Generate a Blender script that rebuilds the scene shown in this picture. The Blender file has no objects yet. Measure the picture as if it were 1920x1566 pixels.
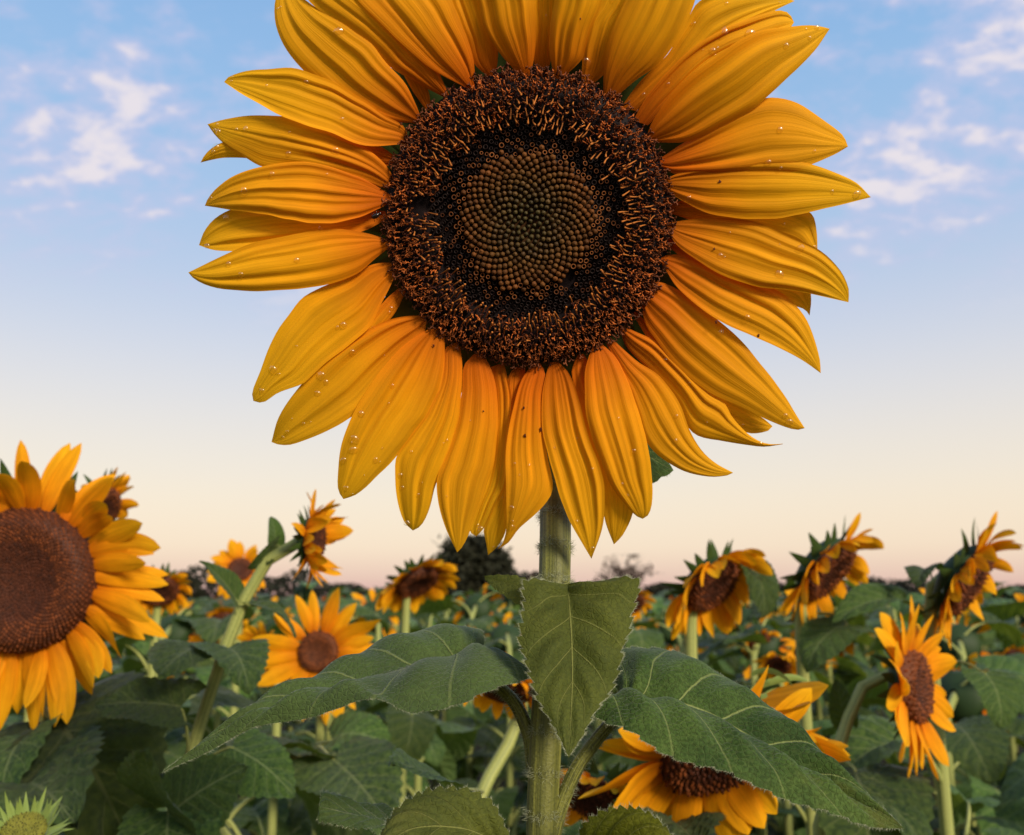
import bpy, math, random
import numpy as np
from mathutils import Vector, Matrix

R_ = math.radians
random.seed(7)
rng = np.random.default_rng(7)
scene = bpy.context.scene
COL = scene.collection

# ------------------------------------------------------------------ camera
F_PX, CX, CY = 1663.0, 960.0, 783.0          # photograph is 1920 x 1566
PITCH = math.atan((1120.0 - CY) / F_PX)      # horizon lies at y = 1120
CAM = np.array([0.0, 0.0, 1.55])
cam_d = bpy.data.cameras.new('camera')
cam = bpy.data.objects.new('camera', cam_d)
COL.objects.link(cam)
cam.location = CAM
cam.rotation_euler = (math.pi / 2 + PITCH, 0, 0)
cam_d.sensor_width = 36.0
cam_d.sensor_fit = 'HORIZONTAL'
cam_d.lens = 36.0 * F_PX / 1920.0
cam_d.clip_start = 0.02
cam_d.clip_end = 5000
cam_d.dof.use_dof = True
cam_d.dof.focus_distance = 0.372
cam_d.dof.aperture_fstop = 14.0
scene.camera = cam

# ------------------------------------------------------------------ sun, exposure
SUN_TO = Vector((0.52, -0.73, 0.44)).normalized()      # direction towards the sun
sun_d = bpy.data.lights.new('sun', 'SUN')
sun_d.energy = 5.0
sun_d.angle = R_(14)
sun_d.color = (1.0, 0.86, 0.68)
sun = bpy.data.objects.new('sun', sun_d)
COL.objects.link(sun)
sun.rotation_euler = SUN_TO.to_track_quat('Z', 'Y').to_euler()
sun.location = (3, -3, 6)

scene.view_settings.view_transform = 'Standard'
scene.view_settings.look = 'None'
scene.view_settings.gamma = 1
scene.view_settings.exposure = 0.0
scene.view_settings.use_curve_mapping = False
scene.cycles.use_denoising = True
scene.cycles.max_bounces = 8
scene.cycles.transparent_max_bounces = 8
scene.cycles.sample_clamp_indirect = 6.0


# ------------------------------------------------------------------ node helper
class NT:
    def __init__(self, tree):
        self.t = tree
        tree.nodes.clear()

    def n(self, kind, ins=None, **props):
        nd = self.t.nodes.new(kind)
        for k, v in props.items():
            setattr(nd, k, v)
        if ins:
            for k, v in ins.items():
                self.put(nd.inputs[k], v)
        return nd

    def put(self, sock, v):
        if isinstance(v, bpy.types.Node):
            v = v.outputs[0]
        if isinstance(v, bpy.types.NodeSocket):
            self.t.links.new(v, sock)
        else:
            sock.default_value = v

    def m(self, op, a, b=None, c=None, clamp=False):
        nd = self.t.nodes.new('ShaderNodeMath')
        nd.operation = op
        nd.use_clamp = clamp
        for i, v in enumerate((a, b, c)):
            if v is not None:
                self.put(nd.inputs[i], v)
        return nd.outputs[0]

    def mix(self, fac, a, b, blend='MIX'):
        nd = self.t.nodes.new('ShaderNodeMix')
        nd.data_type = 'RGBA'
        nd.blend_type = blend
        nd.clamp_factor = True
        self.put(nd.inputs[0], fac)
        self.put(nd.inputs[6], a)
        self.put(nd.inputs[7], b)
        return nd.outputs[2]

    def ramp(self, fac, stops, interp='LINEAR'):
        nd = self.t.nodes.new('ShaderNodeValToRGB')
        cr = nd.color_ramp
        cr.interpolation = interp
        while len(cr.elements) < len(stops):
            cr.elements.new(0.5)
        for e, (p, c) in zip(cr.elements, stops):
            e.position = p
            e.color = (*c, 1) if len(c) == 3 else c
        self.put(nd.inputs[0], fac)
        return nd.outputs[0]

    def maprange(self, v, a, b, c, d):
        nd = self.t.nodes.new('ShaderNodeMapRange')
        nd.interpolation_type = 'SMOOTHSTEP'
        for i, x in enumerate((v, a, b, c, d)):
            self.put(nd.inputs[i], x)
        return nd.outputs[0]


def srgb(r, g, b):
    return tuple(((c / 255) / 12.92 if c / 255 <= 0.04045 else ((c / 255 + 0.055) / 1.055) ** 2.4) for c in (r, g, b))


# ------------------------------------------------------------------ sky
world = bpy.data.worlds.new('World')
scene.world = world
world.use_nodes = True
w = NT(world.node_tree)
tc = w.n('ShaderNodeTexCoord')
nrm = w.n('ShaderNodeVectorMath', {0: tc.outputs['Generated']}, operation='NORMALIZE')
sep = w.n('ShaderNodeSeparateXYZ', {0: nrm})
zc = w.m('MAXIMUM', sep.outputs[2], 0.0)
sky = w.n('ShaderNodeTexSky', sky_type='NISHITA')
sky.sun_disc = False
sky.sun_elevation = math.asin(SUN_TO.z)
sky.sun_rotation = math.atan2(SUN_TO.x, SUN_TO.y)
sky.air_density = 1.0
sky.dust_density = 1.5
nish = w.mix(1.0, sky.outputs[0], (0.14, 0.14, 0.14, 1), 'MULTIPLY')
grad = w.ramp(zc, [(0.0, srgb(222, 170, 164)), (0.02, srgb(236, 200, 186)), (0.055, srgb(255, 231, 200)), (0.13, srgb(251, 237, 214)),
                   (0.24, srgb(224, 225, 232)), (0.34, srgb(190, 208, 236)), (0.45, srgb(163, 200, 238)), (0.60, srgb(142, 188, 236)),
                   (1.0, srgb(96, 150, 214))], 'B_SPLINE')
skyc = w.mix(0.12, grad, nish)
# thin cirrus: a plane of noise high above, seen in perspective
den = w.m('ADD', zc, 0.35)
px_ = w.m('DIVIDE', sep.outputs[0], den)
py_ = w.m('DIVIDE', sep.outputs[1], den)
pv = w.n('ShaderNodeCombineXYZ', {0: px_, 1: py_, 2: 0.0})
mp = w.n('ShaderNodeMapping', {'Vector': pv.outputs[0], 'Rotation': (0, 0, R_(38)), 'Scale': (1.0, 1.8, 1.0), 'Location': (7.3, 0.4, 0)})
wrp = w.n('ShaderNodeTexNoise', {'Vector': mp.outputs[0], 'Scale': 3.0, 'Detail': 3.0})
wv = w.n('ShaderNodeVectorMath', {0: wrp.outputs['Color'], 1: (0.5, 0.5, 0.5)}, operation='SUBTRACT')
wv2 = w.n('ShaderNodeVectorMath', {0: wv.outputs[0], 'Scale': 0.16}, operation='SCALE')
wv3 = w.n('ShaderNodeVectorMath', {0: mp.outputs[0], 1: wv2.outputs[0]}, operation='ADD')
n1 = w.n('ShaderNodeTexNoise', {'Vector': wv3.outputs[0], 'Scale': 13.0, 'Detail': 4.0, 'Roughness': 0.52})
pm = w.n('ShaderNodeMapping', {'Vector': pv.outputs[0], 'Location': (15.9, 12.8, 0.0)})
n2 = w.n('ShaderNodeTexNoise', {'Vector': pm.outputs[0], 'Scale': 3.0, 'Detail': 2.0})
n3 = w.n('ShaderNodeTexNoise', {'Vector': pv.outputs[0], 'Scale': 24.0, 'Detail': 3.0, 'Roughness': 0.6})
cov = w.m('ADD', w.m('ADD', w.m('MULTIPLY', n2.outputs['Fac'], 0.62), w.m('MULTIPLY', n1.outputs['Fac'], 0.42)), w.m('ADD', w.m('MULTIPLY', n3.outputs['Fac'], 0.26), -0.125))
soft = w.maprange(cov, 0.455, 0.65, 0.0, 0.66)
core = w.maprange(cov, 0.570, 0.69, 0.0, 0.66)
fade = w.maprange(zc, 0.26, 0.42, 0.0, 1.0)
c1 = w.mix(w.m('MULTIPLY', soft, fade), skyc, (*srgb(204, 202, 232), 1))
c2 = w.mix(w.m('MULTIPLY', core, fade), c1, (*srgb(250, 238, 234), 1))
below = w.maprange(sep.outputs[2], -0.02, 0.0, 1.0, 0.0)
c3 = w.mix(below, c2, (0.05, 0.06, 0.03, 1))
bg = w.n('ShaderNodeBackground', {'Color': c3, 'Strength': 1.0})
w.n('ShaderNodeOutputWorld', {'Surface': bg})


# ------------------------------------------------------------------ materials
def material(name):
    m = bpy.data.materials.new(name)
    m.use_nodes = True
    return m, NT(m.node_tree)


def thin(t, color, tcolor, tfac, rough=0.5, spec=0.3, normal=None, sheen=0.0, coat=0.0):
    ins = {'Base Color': color, 'Roughness': rough, 'Specular IOR Level': spec, 'Sheen Weight': sheen, 'Coat Weight': coat}
    p = t.n('ShaderNodeBsdfPrincipled', ins)
    if sheen:
        p.inputs['Sheen Roughness'].default_value = 0.45
        p.inputs['Sheen Tint'].default_value = (0.85, 0.92, 0.88, 1)
    tr = t.n('ShaderNodeBsdfTranslucent', {'Color': tcolor})
    if normal is not None:
        t.put(p.inputs['Normal'], normal)
        t.put(tr.inputs['Normal'], normal)
    mx = t.n('ShaderNodeMixShader', {0: tfac, 1: p.outputs[0], 2: tr.outputs[0]})
    t.n('ShaderNodeOutputMaterial', {'Surface': mx})


def petal_material(name, stops, tfac=0.38, fine=34.0):
    m, t = material(name)
    uv = t.n('ShaderNodeUVMap')
    s = t.n('ShaderNodeSeparateXYZ', {0: uv.outputs[0]})
    info = t.n('ShaderNodeObjectInfo')
    col = t.ramp(s.outputs[1], stops)
    rnd = t.m('MULTIPLY', info.outputs['Random'], 37.0)
    v = t.n('ShaderNodeCombineXYZ', {0: t.m('MULTIPLY', s.outputs[0], fine), 1: t.m('MULTIPLY', s.outputs[1], 1.6), 2: rnd})
    ns = t.n('ShaderNodeTexNoise', {'Vector': v.outputs[0], 'Scale': 1.0, 'Detail': 3.0, 'Roughness': 0.6})
    v2 = t.n('ShaderNodeCombineXYZ', {0: t.m('MULTIPLY', s.outputs[0], 3.0), 1: t.m('MULTIPLY', s.outputs[1], 4.0), 2: rnd})
    nb = t.n('ShaderNodeTexNoise', {'Vector': v2.outputs[0], 'Scale': 1.0, 'Detail': 2.0})
    v3 = t.n('ShaderNodeCombineXYZ', {0: t.m('MULTIPLY', s.outputs[0], 9.0), 1: t.m('MULTIPLY', s.outputs[1], 0.7), 2: rnd})
    nv_ = t.n('ShaderNodeTexNoise', {'Vector': v3.outputs[0], 'Scale': 1.0, 'Detail': 1.0})
    val = t.m('ADD', t.m('ADD', t.maprange(nv_.outputs['Fac'], 0.34, 0.62, 0.50, 0.68), t.m('MULTIPLY', ns.outputs['Fac'], 0.38)), t.m('MULTIPLY', nb.outputs['Fac'], 0.38))
    hsv = t.n('ShaderNodeHueSaturation', {'Color': col, 'Value': val, 'Saturation': 1.0,
                                          'Hue': t.m('ADD', 0.4955, t.m('MULTIPLY', info.outputs['Random'], 0.011))})
    bump = t.n('ShaderNodeBump', {'Height': ns.outputs['Fac'], 'Strength': 0.4, 'Distance': 0.0006})
    tcol = t.mix(1.0, hsv.outputs[0], (1.0, 0.80, 0.45, 1), 'MULTIPLY')
    thin(t, hsv.outputs[0], tcol, tfac, rough=0.68, spec=0.10, normal=bump.outputs[0])
    return m


M = {}
M['petal'] = petal_material('petal_yellow', [(0.0, (0.52, 0.095, 0.002)), (0.16, (0.72, 0.185, 0.003)), (0.42, (0.80, 0.315, 0.005)), (1.0, (0.80, 0.410, 0.010))])  # redder, darker base: part pigment, part shading near the disc put into colour
M['petal_far'] = petal_material('petal_background', [(0.0, (0.62, 0.16, 0.003)), (0.3, (0.78, 0.29, 0.004)), (1.0, (0.80, 0.39, 0.008))], 0.36, 14.0)


def leaf_material(name, dark, light, tcol, tfac, vein_w, nv=6.5, sheen=0.25, vein=(0.30, 0.36, 0.13), hue_amp=0.03, spec=0.12, rough=0.62):
    m, t = material(name)
    uv = t.n('ShaderNodeUVMap')
    s = t.n('ShaderNodeSeparateXYZ', {0: uv.outputs[0]})
    info = t.n('ShaderNodeObjectInfo')
    at = t.m('ABSOLUTE', t.m('SUBTRACT', t.m('MULTIPLY', s.outputs[0], 2.0), 1.0))
    ss = s.outputs[1]
    tcn = t.n('ShaderNodeTexCoord')
    nz = t.n('ShaderNodeTexNoise', {'Vector': tcn.outputs['Object'], 'Scale': 28.0, 'Detail': 4.0, 'Roughness': 0.6})
    nf = t.n('ShaderNodeTexNoise', {'Vector': tcn.outputs['Object'], 'Scale': 800.0, 'Detail': 3.0})
    base = t.mix(t.maprange(nz.outputs['Fac'], 0.3, 0.7, 0.0, 1.0), (*dark, 1), (*light, 1))
    base = t.mix(t.maprange(nf.outputs['Fac'], 0.36, 0.64, 0.0, 1.0), t.mix(1.0, base, (0.72, 0.72, 0.70, 1), 'MULTIPLY'), t.mix(1.0, base, (1.28, 1.25, 1.3, 1), 'MULTIPLY'))
    np_ = t.n('ShaderNodeTexNoise', {'Vector': tcn.outputs['Object'], 'Scale': 11.0, 'Detail': 5.0, 'Roughness': 0.7})
    base = t.mix(t.maprange(np_.outputs['Fac'], 0.60, 0.72, 0.0, 0.22 if hue_amp else 0.4), base, (0.13, 0.115, 0.018, 1))
    # veins: midrib, and laterals that sweep from it towards the margin
    mid = t.maprange(at, vein_w * 0.4, vein_w * 1.3, 1.0, 0.0)
    phase = t.m('MULTIPLY', t.m('SUBTRACT', ss, t.m('MULTIPLY', t.m('POWER', at, 0.8), 0.30)), nv)
    phase = t.m('ADD', phase, t.m('MULTIPLY', nz.outputs['Fac'], 0.16))
    fr = t.m('ABSOLUTE', t.m('SUBTRACT', t.m('FRACT', phase), 0.5))
    lat = t.maprange(fr, vein_w * 0.5, vein_w * 1.8, 1.0, 0.0)
    lat = t.m('MULTIPLY', lat, t.m('SUBTRACT', 0.85, t.m('MULTIPLY', at, 0.6)))
    vm = t.m('MAXIMUM', mid, lat)
    # fine net between the veins
    vor = t.n('ShaderNodeTexVoronoi', {'Vector': tcn.outputs['Object'], 'Scale': 420.0}, feature='DISTANCE_TO_EDGE')
    net = t.maprange(vor.outputs['Distance'], 0.02, 0.12, 1.0, 0.0)
    colr = t.mix(t.m('MULTIPLY', net, 0.06), base, (*vein, 1))
    colr = t.mix(t.m('MULTIPLY', vm, 0.85), colr, (*vein, 1))
    geo = t.n('ShaderNodeNewGeometry')
    colr = t.mix(t.m('MULTIPLY', geo.outputs['Backfacing'], 0.35), colr, (0.085, 0.115, 0.045, 1))
    hsv = t.n('ShaderNodeHueSaturation', {'Color': colr, 'Saturation': 1.0,
                                          'Hue': t.m('ADD', 0.5 - hue_amp / 2, t.m('MULTIPLY', info.outputs['Random'], hue_amp)),
                                          'Value': t.m('ADD', 0.50, t.m('MULTIPLY', info.outputs['Random'], 1.05)) if hue_amp else 1.0})
    h = t.m('SUBTRACT', t.m('SUBTRACT', t.m('MULTIPLY', nf.outputs['Fac'], 0.25), t.m('MULTIPLY', vm, 0.8)), t.m('MULTIPLY', net, 0.25))
    bump = t.n('ShaderNodeBump', {'Height': h, 'Strength': 0.8, 'Distance': 0.0010})
    thin(t, hsv.outputs[0], (*tcol, 1), tfac, rough=rough, spec=spec, normal=bump.outputs[0], sheen=sheen)
    return m


M['leaf_hero'] = leaf_material('leaf_hairy', (0.020, 0.044, 0.010), (0.056, 0.098, 0.019), (0.12, 0.18, 0.02), 0.20, 0.020, sheen=0.11, vein=(0.26, 0.30, 0.10), hue_amp=0.0, spec=0.07)
M['leaf_olive'] = leaf_material('leaf_olive', (0.042, 0.050, 0.004), (0.088, 0.096, 0.008), (0.26, 0.27, 0.015), 0.30, 0.018, nv=5.5, sheen=0.0, vein=(0.30, 0.30, 0.08), hue_amp=0.0, spec=0.05)
M['leaf'] = leaf_material('leaf_field', (0.012, 0.038, 0.009), (0.082, 0.136, 0.022), (0.21, 0.29, 0.02), 0.24, 0.035, sheen=0.08, vein=(0.17, 0.21, 0.07), spec=0.20, rough=0.45)


def plain(name, col, rough=0.6, spec=0.3, sheen=0.0, var=0.25, scale=60.0, bump=0.0, col2=None, tfac=None, objcol=False):
    m, t = material(name)
    tcn = t.n('ShaderNodeTexCoord')
    nz = t.n('ShaderNodeTexNoise', {'Vector': tcn.outputs['Object'], 'Scale': scale, 'Detail': 4.0, 'Roughness': 0.6})
    if objcol:
        info = t.n('ShaderNodeObjectInfo')
        base = info.outputs['Color']
    else:
        base = (*col, 1)
    a = t.mix(nz.outputs['Fac'], base, (*(col2 or tuple(c * (1 - var) for c in col)), 1)) if not objcol else base
    p = {'Base Color': a, 'Roughness': rough, 'Specular IOR Level': spec, 'Sheen Weight': sheen}
    nm = None
    if bump:
        nm = t.n('ShaderNodeBump', {'Height': nz.outputs['Fac'], 'Strength': 0.6, 'Distance': bump}).outputs[0]
    if tfac:
        thin(t, a, a, tfac, rough, spec, nm, sheen)
    else:
        b = t.n('ShaderNodeBsdfPrincipled', p)
        if nm is not None:
            t.put(b.inputs['Normal'], nm)
        t.n('ShaderNodeOutputMaterial', {'Surface': b.outputs[0]})
    return m


def stem_material(name, a, b):
    m, t = material(name)
    uv = t.n('ShaderNodeUVMap')
    s = t.n('ShaderNodeSeparateXYZ', {0: uv.outputs[0]})
    v = t.n('ShaderNodeCombineXYZ', {0: t.m('MULTIPLY', s.outputs[0], 11.0), 1: t.m('MULTIPLY', s.outputs[1], 3.0), 2: 0.0})
    nz = t.n('ShaderNodeTexNoise', {'Vector': v.outputs[0], 'Scale': 1.0, 'Detail': 3.0})
    tcn = t.n('ShaderNodeTexCoord')
    nf = t.n('ShaderNodeTexNoise', {'Vector': tcn.outputs['Object'], 'Scale': 900.0, 'Detail': 2.0})
    c = t.mix(t.maprange(nz.outputs['Fac'], 0.35, 0.68, 0.0, 1.0), (*a, 1), (*b, 1))
    c = t.mix(t.m('MULTIPLY', t.maprange(nf.outputs['Fac'], 0.5, 0.7, 0, 1), 0.35), c, (0.016, 0.020, 0.005, 1))
    bmp = t.n('ShaderNodeBump', {'Height': t.m('ADD', nz.outputs['Fac'], t.m('MULTIPLY', nf.outputs['Fac'], 0.5)), 'Strength': 0.6, 'Distance': 0.0008})
    p = t.n('ShaderNodeBsdfPrincipled', {'Base Color': c, 'Roughness': 0.55, 'Specular IOR Level': 0.3, 'Sheen Weight': 0.05, 'Normal': bmp.outputs[0]})
    t.n('ShaderNodeOutputMaterial', {'Surface': p.outputs[0]})
    return m


M['stem'] = stem_material('stem_green', (0.065, 0.070, 0.012), (0.20, 0.20, 0.036))
M['stem_far'] = stem_material('stem_pale_green', (0.19, 0.22, 0.055), (0.36, 0.38, 0.11))
M['hair'] = plain('plant_hair', (0.40, 0.42, 0.26), 0.5, 0.3, var=0.1, tfac=0.4)
M['bract'] = plain('bract_green', (0.018, 0.040, 0.010), 0.6, 0.2, 0.03, col2=(0.05, 0.09, 0.012), scale=90, tfac=0.2)
M['bract_young'] = plain('bract_young_green', (0.16, 0.24, 0.05), 0.6, 0.25, 0.2, col2=(0.24, 0.30, 0.06), scale=90, tfac=0.25)
M['receptacle'] = plain('receptacle_green', (0.022, 0.045, 0.012), 0.6, 0.2, 0.03, scale=70)
M['disc_inner'] = plain('disc_umber', (0.050, 0.021, 0.006), 0.7, 0.08, scale=500, var=0.4)
M['disc'] = plain('disc_maroon', (0.007, 0.0025, 0.003), 0.7, 0.15, scale=300, var=0.5, bump=0.0006)
M['floret'] = plain('floret_brown', (0, 0, 0), 0.6, 0.10, objcol=True)
M['disc_far'] = plain('disc_brown', (0.085, 0.022, 0.006), 0.65, 0.25, scale=160, col2=(0.025, 0.008, 0.004), bump=0.002)
M['disc_ring'] = plain('disc_orange_brown', (0.16, 0.045, 0.008), 0.65, 0.25, scale=200, col2=(0.06, 0.016, 0.005), bump=0.002)
M['yellow_floret'] = plain('floret_yellow', (0.20, 0.17, 0.02), 0.6, 0.25, scale=200, col2=(0.12, 0.14, 0.02))
M['blemish'] = plain('blemish_brown', (0.10, 0.02, 0.003), 0.6, 0.2)
M['insect'] = plain('insect_shell', (0.012, 0.006, 0.004), 0.18, 0.6)
M['soil'] = plain('soil', (0.050, 0.034, 0.022), 0.9, 0.1, scale=3.0, col2=(0.028, 0.034, 0.012), bump=0.02)
M['bark'] = plain('bark', (0.05, 0.038, 0.03), 0.85, 0.1, scale=9.0, bump=0.02)
M['tree_leaf'] = plain('tree_foliage_dark', (0.016, 0.022, 0.012), 0.7, 0.15, scale=1.5, col2=(0.032, 0.028, 0.014), tfac=0.15)
M['tree_red'] = plain('tree_foliage_brown', (0.075, 0.038, 0.024), 0.7, 0.15, scale=1.5, col2=(0.045, 0.030, 0.020), tfac=0.2)
M['hedge'] = plain('hedge_foliage', (0.022, 0.030, 0.020), 0.8, 0.1, scale=0.6, col2=(0.034, 0.030, 0.022), tfac=0.1)
mt, t = material('water_drop')
lw_ = t.n('ShaderNodeLayerWeight', {'Blend': 0.5})
fr_ = t.m('ADD', t.m('MULTIPLY', t.m('POWER', lw_.outputs['Facing'], 2.2), 0.50), 0.07)
gl_ = t.n('ShaderNodeBsdfGlossy', {'Color': (1, 0.95, 0.8, 1), 'Roughness': 0.22})
tp_ = t.n('ShaderNodeBsdfTransparent', {'Color': (1.0, 0.98, 0.90, 1)})
t.n('ShaderNodeOutputMaterial', {'Surface': t.n('ShaderNodeMixShader', {0: fr_, 1: tp_.outputs[0], 2: gl_.outputs[0]}).outputs[0]})
M['water'] = mt
# florets joined into one mesh carry their colour per vertex
mf, t = material('floret_mixed')
va = t.n('ShaderNodeVertexColor', layer_name='tone')
t.n('ShaderNodeOutputMaterial', {'Surface': t.n('ShaderNodeBsdfPrincipled', {'Base Color': va.outputs[0], 'Roughness': 0.6, 'Specular IOR Level': 0.18}).outputs[0]})
M['floret_mixed'] = mf

# ------------------------------------------------------------------ geometry helpers
FWD = np.array([0, math.cos(PITCH), math.sin(PITCH)])
UP = np.array([0, -math.sin(PITCH), math.cos(PITCH)])
RIGHT = np.array([1.0, 0, 0])
ORG = {}


def ray(px, py):
    return RIGHT * ((px - CX) / F_PX) + UP * ((CY - py) / F_PX) + FWD


def atY(px, py, Y):
    """point seen at a pixel of the photograph that lies Y metres ahead of the camera"""
    d = ray(px, py)
    return CAM + d * (Y / d[1])


def tag(o, label=None, cat=None, group=None, kind=None):
    if label: o['label'] = label
    if cat: o['category'] = cat
    if group: o['group'] = group
    if kind: o['kind'] = kind
    return o


def empty(name, loc):
    o = bpy.data.objects.new(name, None)
    COL.objects.link(o)
    o.location = [float(x) for x in loc]
    o.empty_display_size = 0.05
    ORG[o.name] = np.array(loc, float)
    return o


def mesh(name, V, Fc, mat, uv=None, smooth=True, tone=None):
    me = bpy.data.meshes.new(name)
    V = np.asarray(V, float)
    me.from_pydata(V.tolist(), [], Fc if isinstance(Fc, list) else Fc.tolist())
    me.materials.append(M[mat] if isinstance(mat, str) else mat)
    if smooth:
        me.polygons.foreach_set('use_smooth', [True] * len(me.polygons))
    if uv is not None:
        ul = me.uv_layers.new(name='UVMap')
        li = np.empty(len(me.loops), int)
        me.loops.foreach_get('vertex_index', li)
        ul.data.foreach_set('uv', np.asarray(uv, float)[li].ravel())
    if tone is not None:
        ca = me.color_attributes.new('tone', 'FLOAT_COLOR', 'POINT')
        tn = np.ones((len(V), 4)); tn[:, :3] = tone
        ca.data.foreach_set('color', tn.ravel())
    return me


def link(name, me, parent=None, mat4=None, root=None):
    o = bpy.data.objects.new(name, me)
    COL.objects.link(o)
    if parent is not None:
        o.parent = parent
    if mat4 is not None:
        o.matrix_basis = mat4
    if root is not None:
        ORG[o.name] = root
    return o


def part(name, V, Fc, mat, parent, uv=None, smooth=True, kind=None, tone=None):
    """a mesh given in world coordinates, as a child of parent (whose origin is never turned)"""
    org = ORG[parent.name] if parent is not None else np.zeros(3)
    o = link(name, mesh(name, np.asarray(V, float) - org, Fc, mat, uv, smooth, tone), parent, None, org)
    if kind: o['kind'] = kind
    return o


def grid(ns, nt, wrap=False):
    Fc = []
    n2 = nt if wrap else nt - 1
    for i in range(ns - 1):
        for j in range(n2):
            k = (j + 1) % nt
            Fc.append((i * nt + j, i * nt + k, (i + 1) * nt + k, (i + 1) * nt + j))
    return Fc


def resample(pts, n, u=None):
    """Catmull-Rom through pts, n samples evenly spaced by chord length"""
    P = np.asarray(pts, float)
    d = np.r_[0, np.cumsum(np.linalg.norm(np.diff(P[:, :2] if P.shape[1] == 3 and False else P, axis=0), axis=1))]
    d /= d[-1]
    u = np.linspace(0, 1, n) if u is None else u
    Q = np.vstack([2 * P[0] - P[1], P, 2 * P[-1] - P[-2]])
    out = np.empty((len(u), P.shape[1]))
    for k, x in enumerate(u):
        i = min(max(int(np.searchsorted(d, x, 'right')) - 1, 0), len(P) - 2)
        a = (x - d[i]) / max(d[i + 1] - d[i], 1e-9)
        p0, p1, p2, p3 = Q[i], Q[i + 1], Q[i + 2], Q[i + 3]
        # tangents scaled for uneven spacing
        h = d[i + 1] - d[i]
        hm = d[i] - d[i - 1] if i > 0 else h
        hp = d[i + 2] - d[i + 1] if i + 2 < len(P) else h
        m1 = (p2 - p0) * h / (h + hm)
        m2 = (p3 - p1) * h / (h + hp)
        a2, a3 = a * a, a * a * a
        out[k] = (2 * a3 - 3 * a2 + 1) * p1 + (a3 - 2 * a2 + a) * m1 + (-2 * a3 + 3 * a2) * p2 + (a3 - a2) * m2
    return out


def frames(P):
    T = np.gradient(P, axis=0)
    T /= np.linalg.norm(T, axis=1)[:, None] + 1e-12
    n = np.cross(T[0], [0.3, 0.9, 0.2]); n /= np.linalg.norm(n)
    N = [n]
    for i in range(1, len(P)):
        n = N[-1] - T[i] * np.dot(N[-1], T[i])
        N.append(n / np.linalg.norm(n))
    N = np.array(N)
    return T, N, np.cross(T, N)


def tube(pts, rad, n=24, seg=12, cap=True):
    P = resample(pts, n)
    rad = np.interp(np.linspace(0, 1, n), np.linspace(0, 1, len(rad)), rad)
    T, N, B = frames(P)
    a = np.arange(seg) / seg * 2 * math.pi
    V = P[:, None] + rad[:, None, None] * (np.cos(a)[None, :, None] * N[:, None] + np.sin(a)[None, :, None] * B[:, None])
    uv = np.stack(np.meshgrid(np.abs(np.linspace(-1, 1, seg)), np.linspace(0, 1, n)), -1).reshape(-1, 2)
    Fc = grid(n, seg, True)
    if cap:
        Fc = Fc + [tuple(range(seg))[::-1], tuple((n - 1) * seg + i for i in range(seg))]
    nr = (V - P[:, None]).reshape(-1, 3)
    nr /= np.linalg.norm(nr, axis=1)[:, None] + 1e-12
    return V.reshape(-1, 3), Fc, uv, nr


def hairs(bases, normals, length, wid, bend=0.35, rs=None):
    """short tapering hairs, one two-segment blade each"""
    rs = rs or rng
    n = len(bases)
    bases = np.asarray(bases); normals = np.asarray(normals)
    L = length * (0.4 + 0.9 * rs.random(n))[:, None]
    d1 = normals + rs.normal(0, bend, (n, 3)); d1 /= np.linalg.norm(d1, axis=1)[:, None]
    d2 = d1 + rs.normal(0, bend, (n, 3)); d2 /= np.linalg.norm(d2, axis=1)[:, None]
    sd = np.cross(d1, rs.normal(0, 1, (n, 3))); sd /= np.linalg.norm(sd, axis=1)[:, None] + 1e-9
    a = bases - sd * wid; b = bases + sd * wid
    mdl = bases + d1 * L * 0.5
    c = mdl + sd * wid * 0.7; d = mdl - sd * wid * 0.7
    e = mdl + d2 * L * 0.5
    V = np.stack([a, b, c, d, e], 1).reshape(-1, 3)
    i = np.arange(n) * 5
    Fc = [f for k in i.tolist() for f in ((k, k + 1, k + 2, k + 3), (k + 3, k + 2, k + 4))]
    return V, Fc


def joined(pieces):
    V, Fc, o = [], [], 0
    for v, f in pieces:
        V.append(np.asarray(v)); Fc += [tuple(i + o for i in q) for q in f]; o += len(v)
    return np.vstack(V), Fc


# ------------------------------------------------------------------ ground
g = 2500.0
o = link('ground', mesh('ground', [(-g, -g, 0), (g, -g, 0), (g, g, 0), (-g, g, 0)], [(0, 1, 2, 3)], 'soil'))
o['kind'] = 'structure'

# ================================================================== THE NEAR SUNFLOWER
HC = (990.0, 415.0)                                 # pixel of the disc's centre
_d = ray(*HC); DIST = 0.372
HEAD = CAM + _d * DIST
HN = -_d / np.linalg.norm(_d)                       # the head faces this way
HU = np.cross([0, 0, 1.0], HN); HU /= np.linalg.norm(HU)
HV = np.cross(HN, HU)


def on_head(P, wofs):
    """pixels (n,2) and offsets towards the viewer (n) -> points on planes parallel to the disc"""
    P = np.asarray(P, float).reshape(-1, 2)
    d = ((P[:, :1] - CX) / F_PX) * RIGHT + ((CY - P[:, 1:]) / F_PX) * UP + FWD
    wofs = np.broadcast_to(np.asarray(wofs, float).ravel(), (len(P),))
    k = ((HEAD - CAM) @ HN + wofs) / (d @ HN)
    return CAM + d * k[:, None]


RD = np.linalg.norm(on_head([(HC[0] + 268, HC[1])], 0)[0] - HEAD)   # disc radius in metres
MM = 0.001

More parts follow.
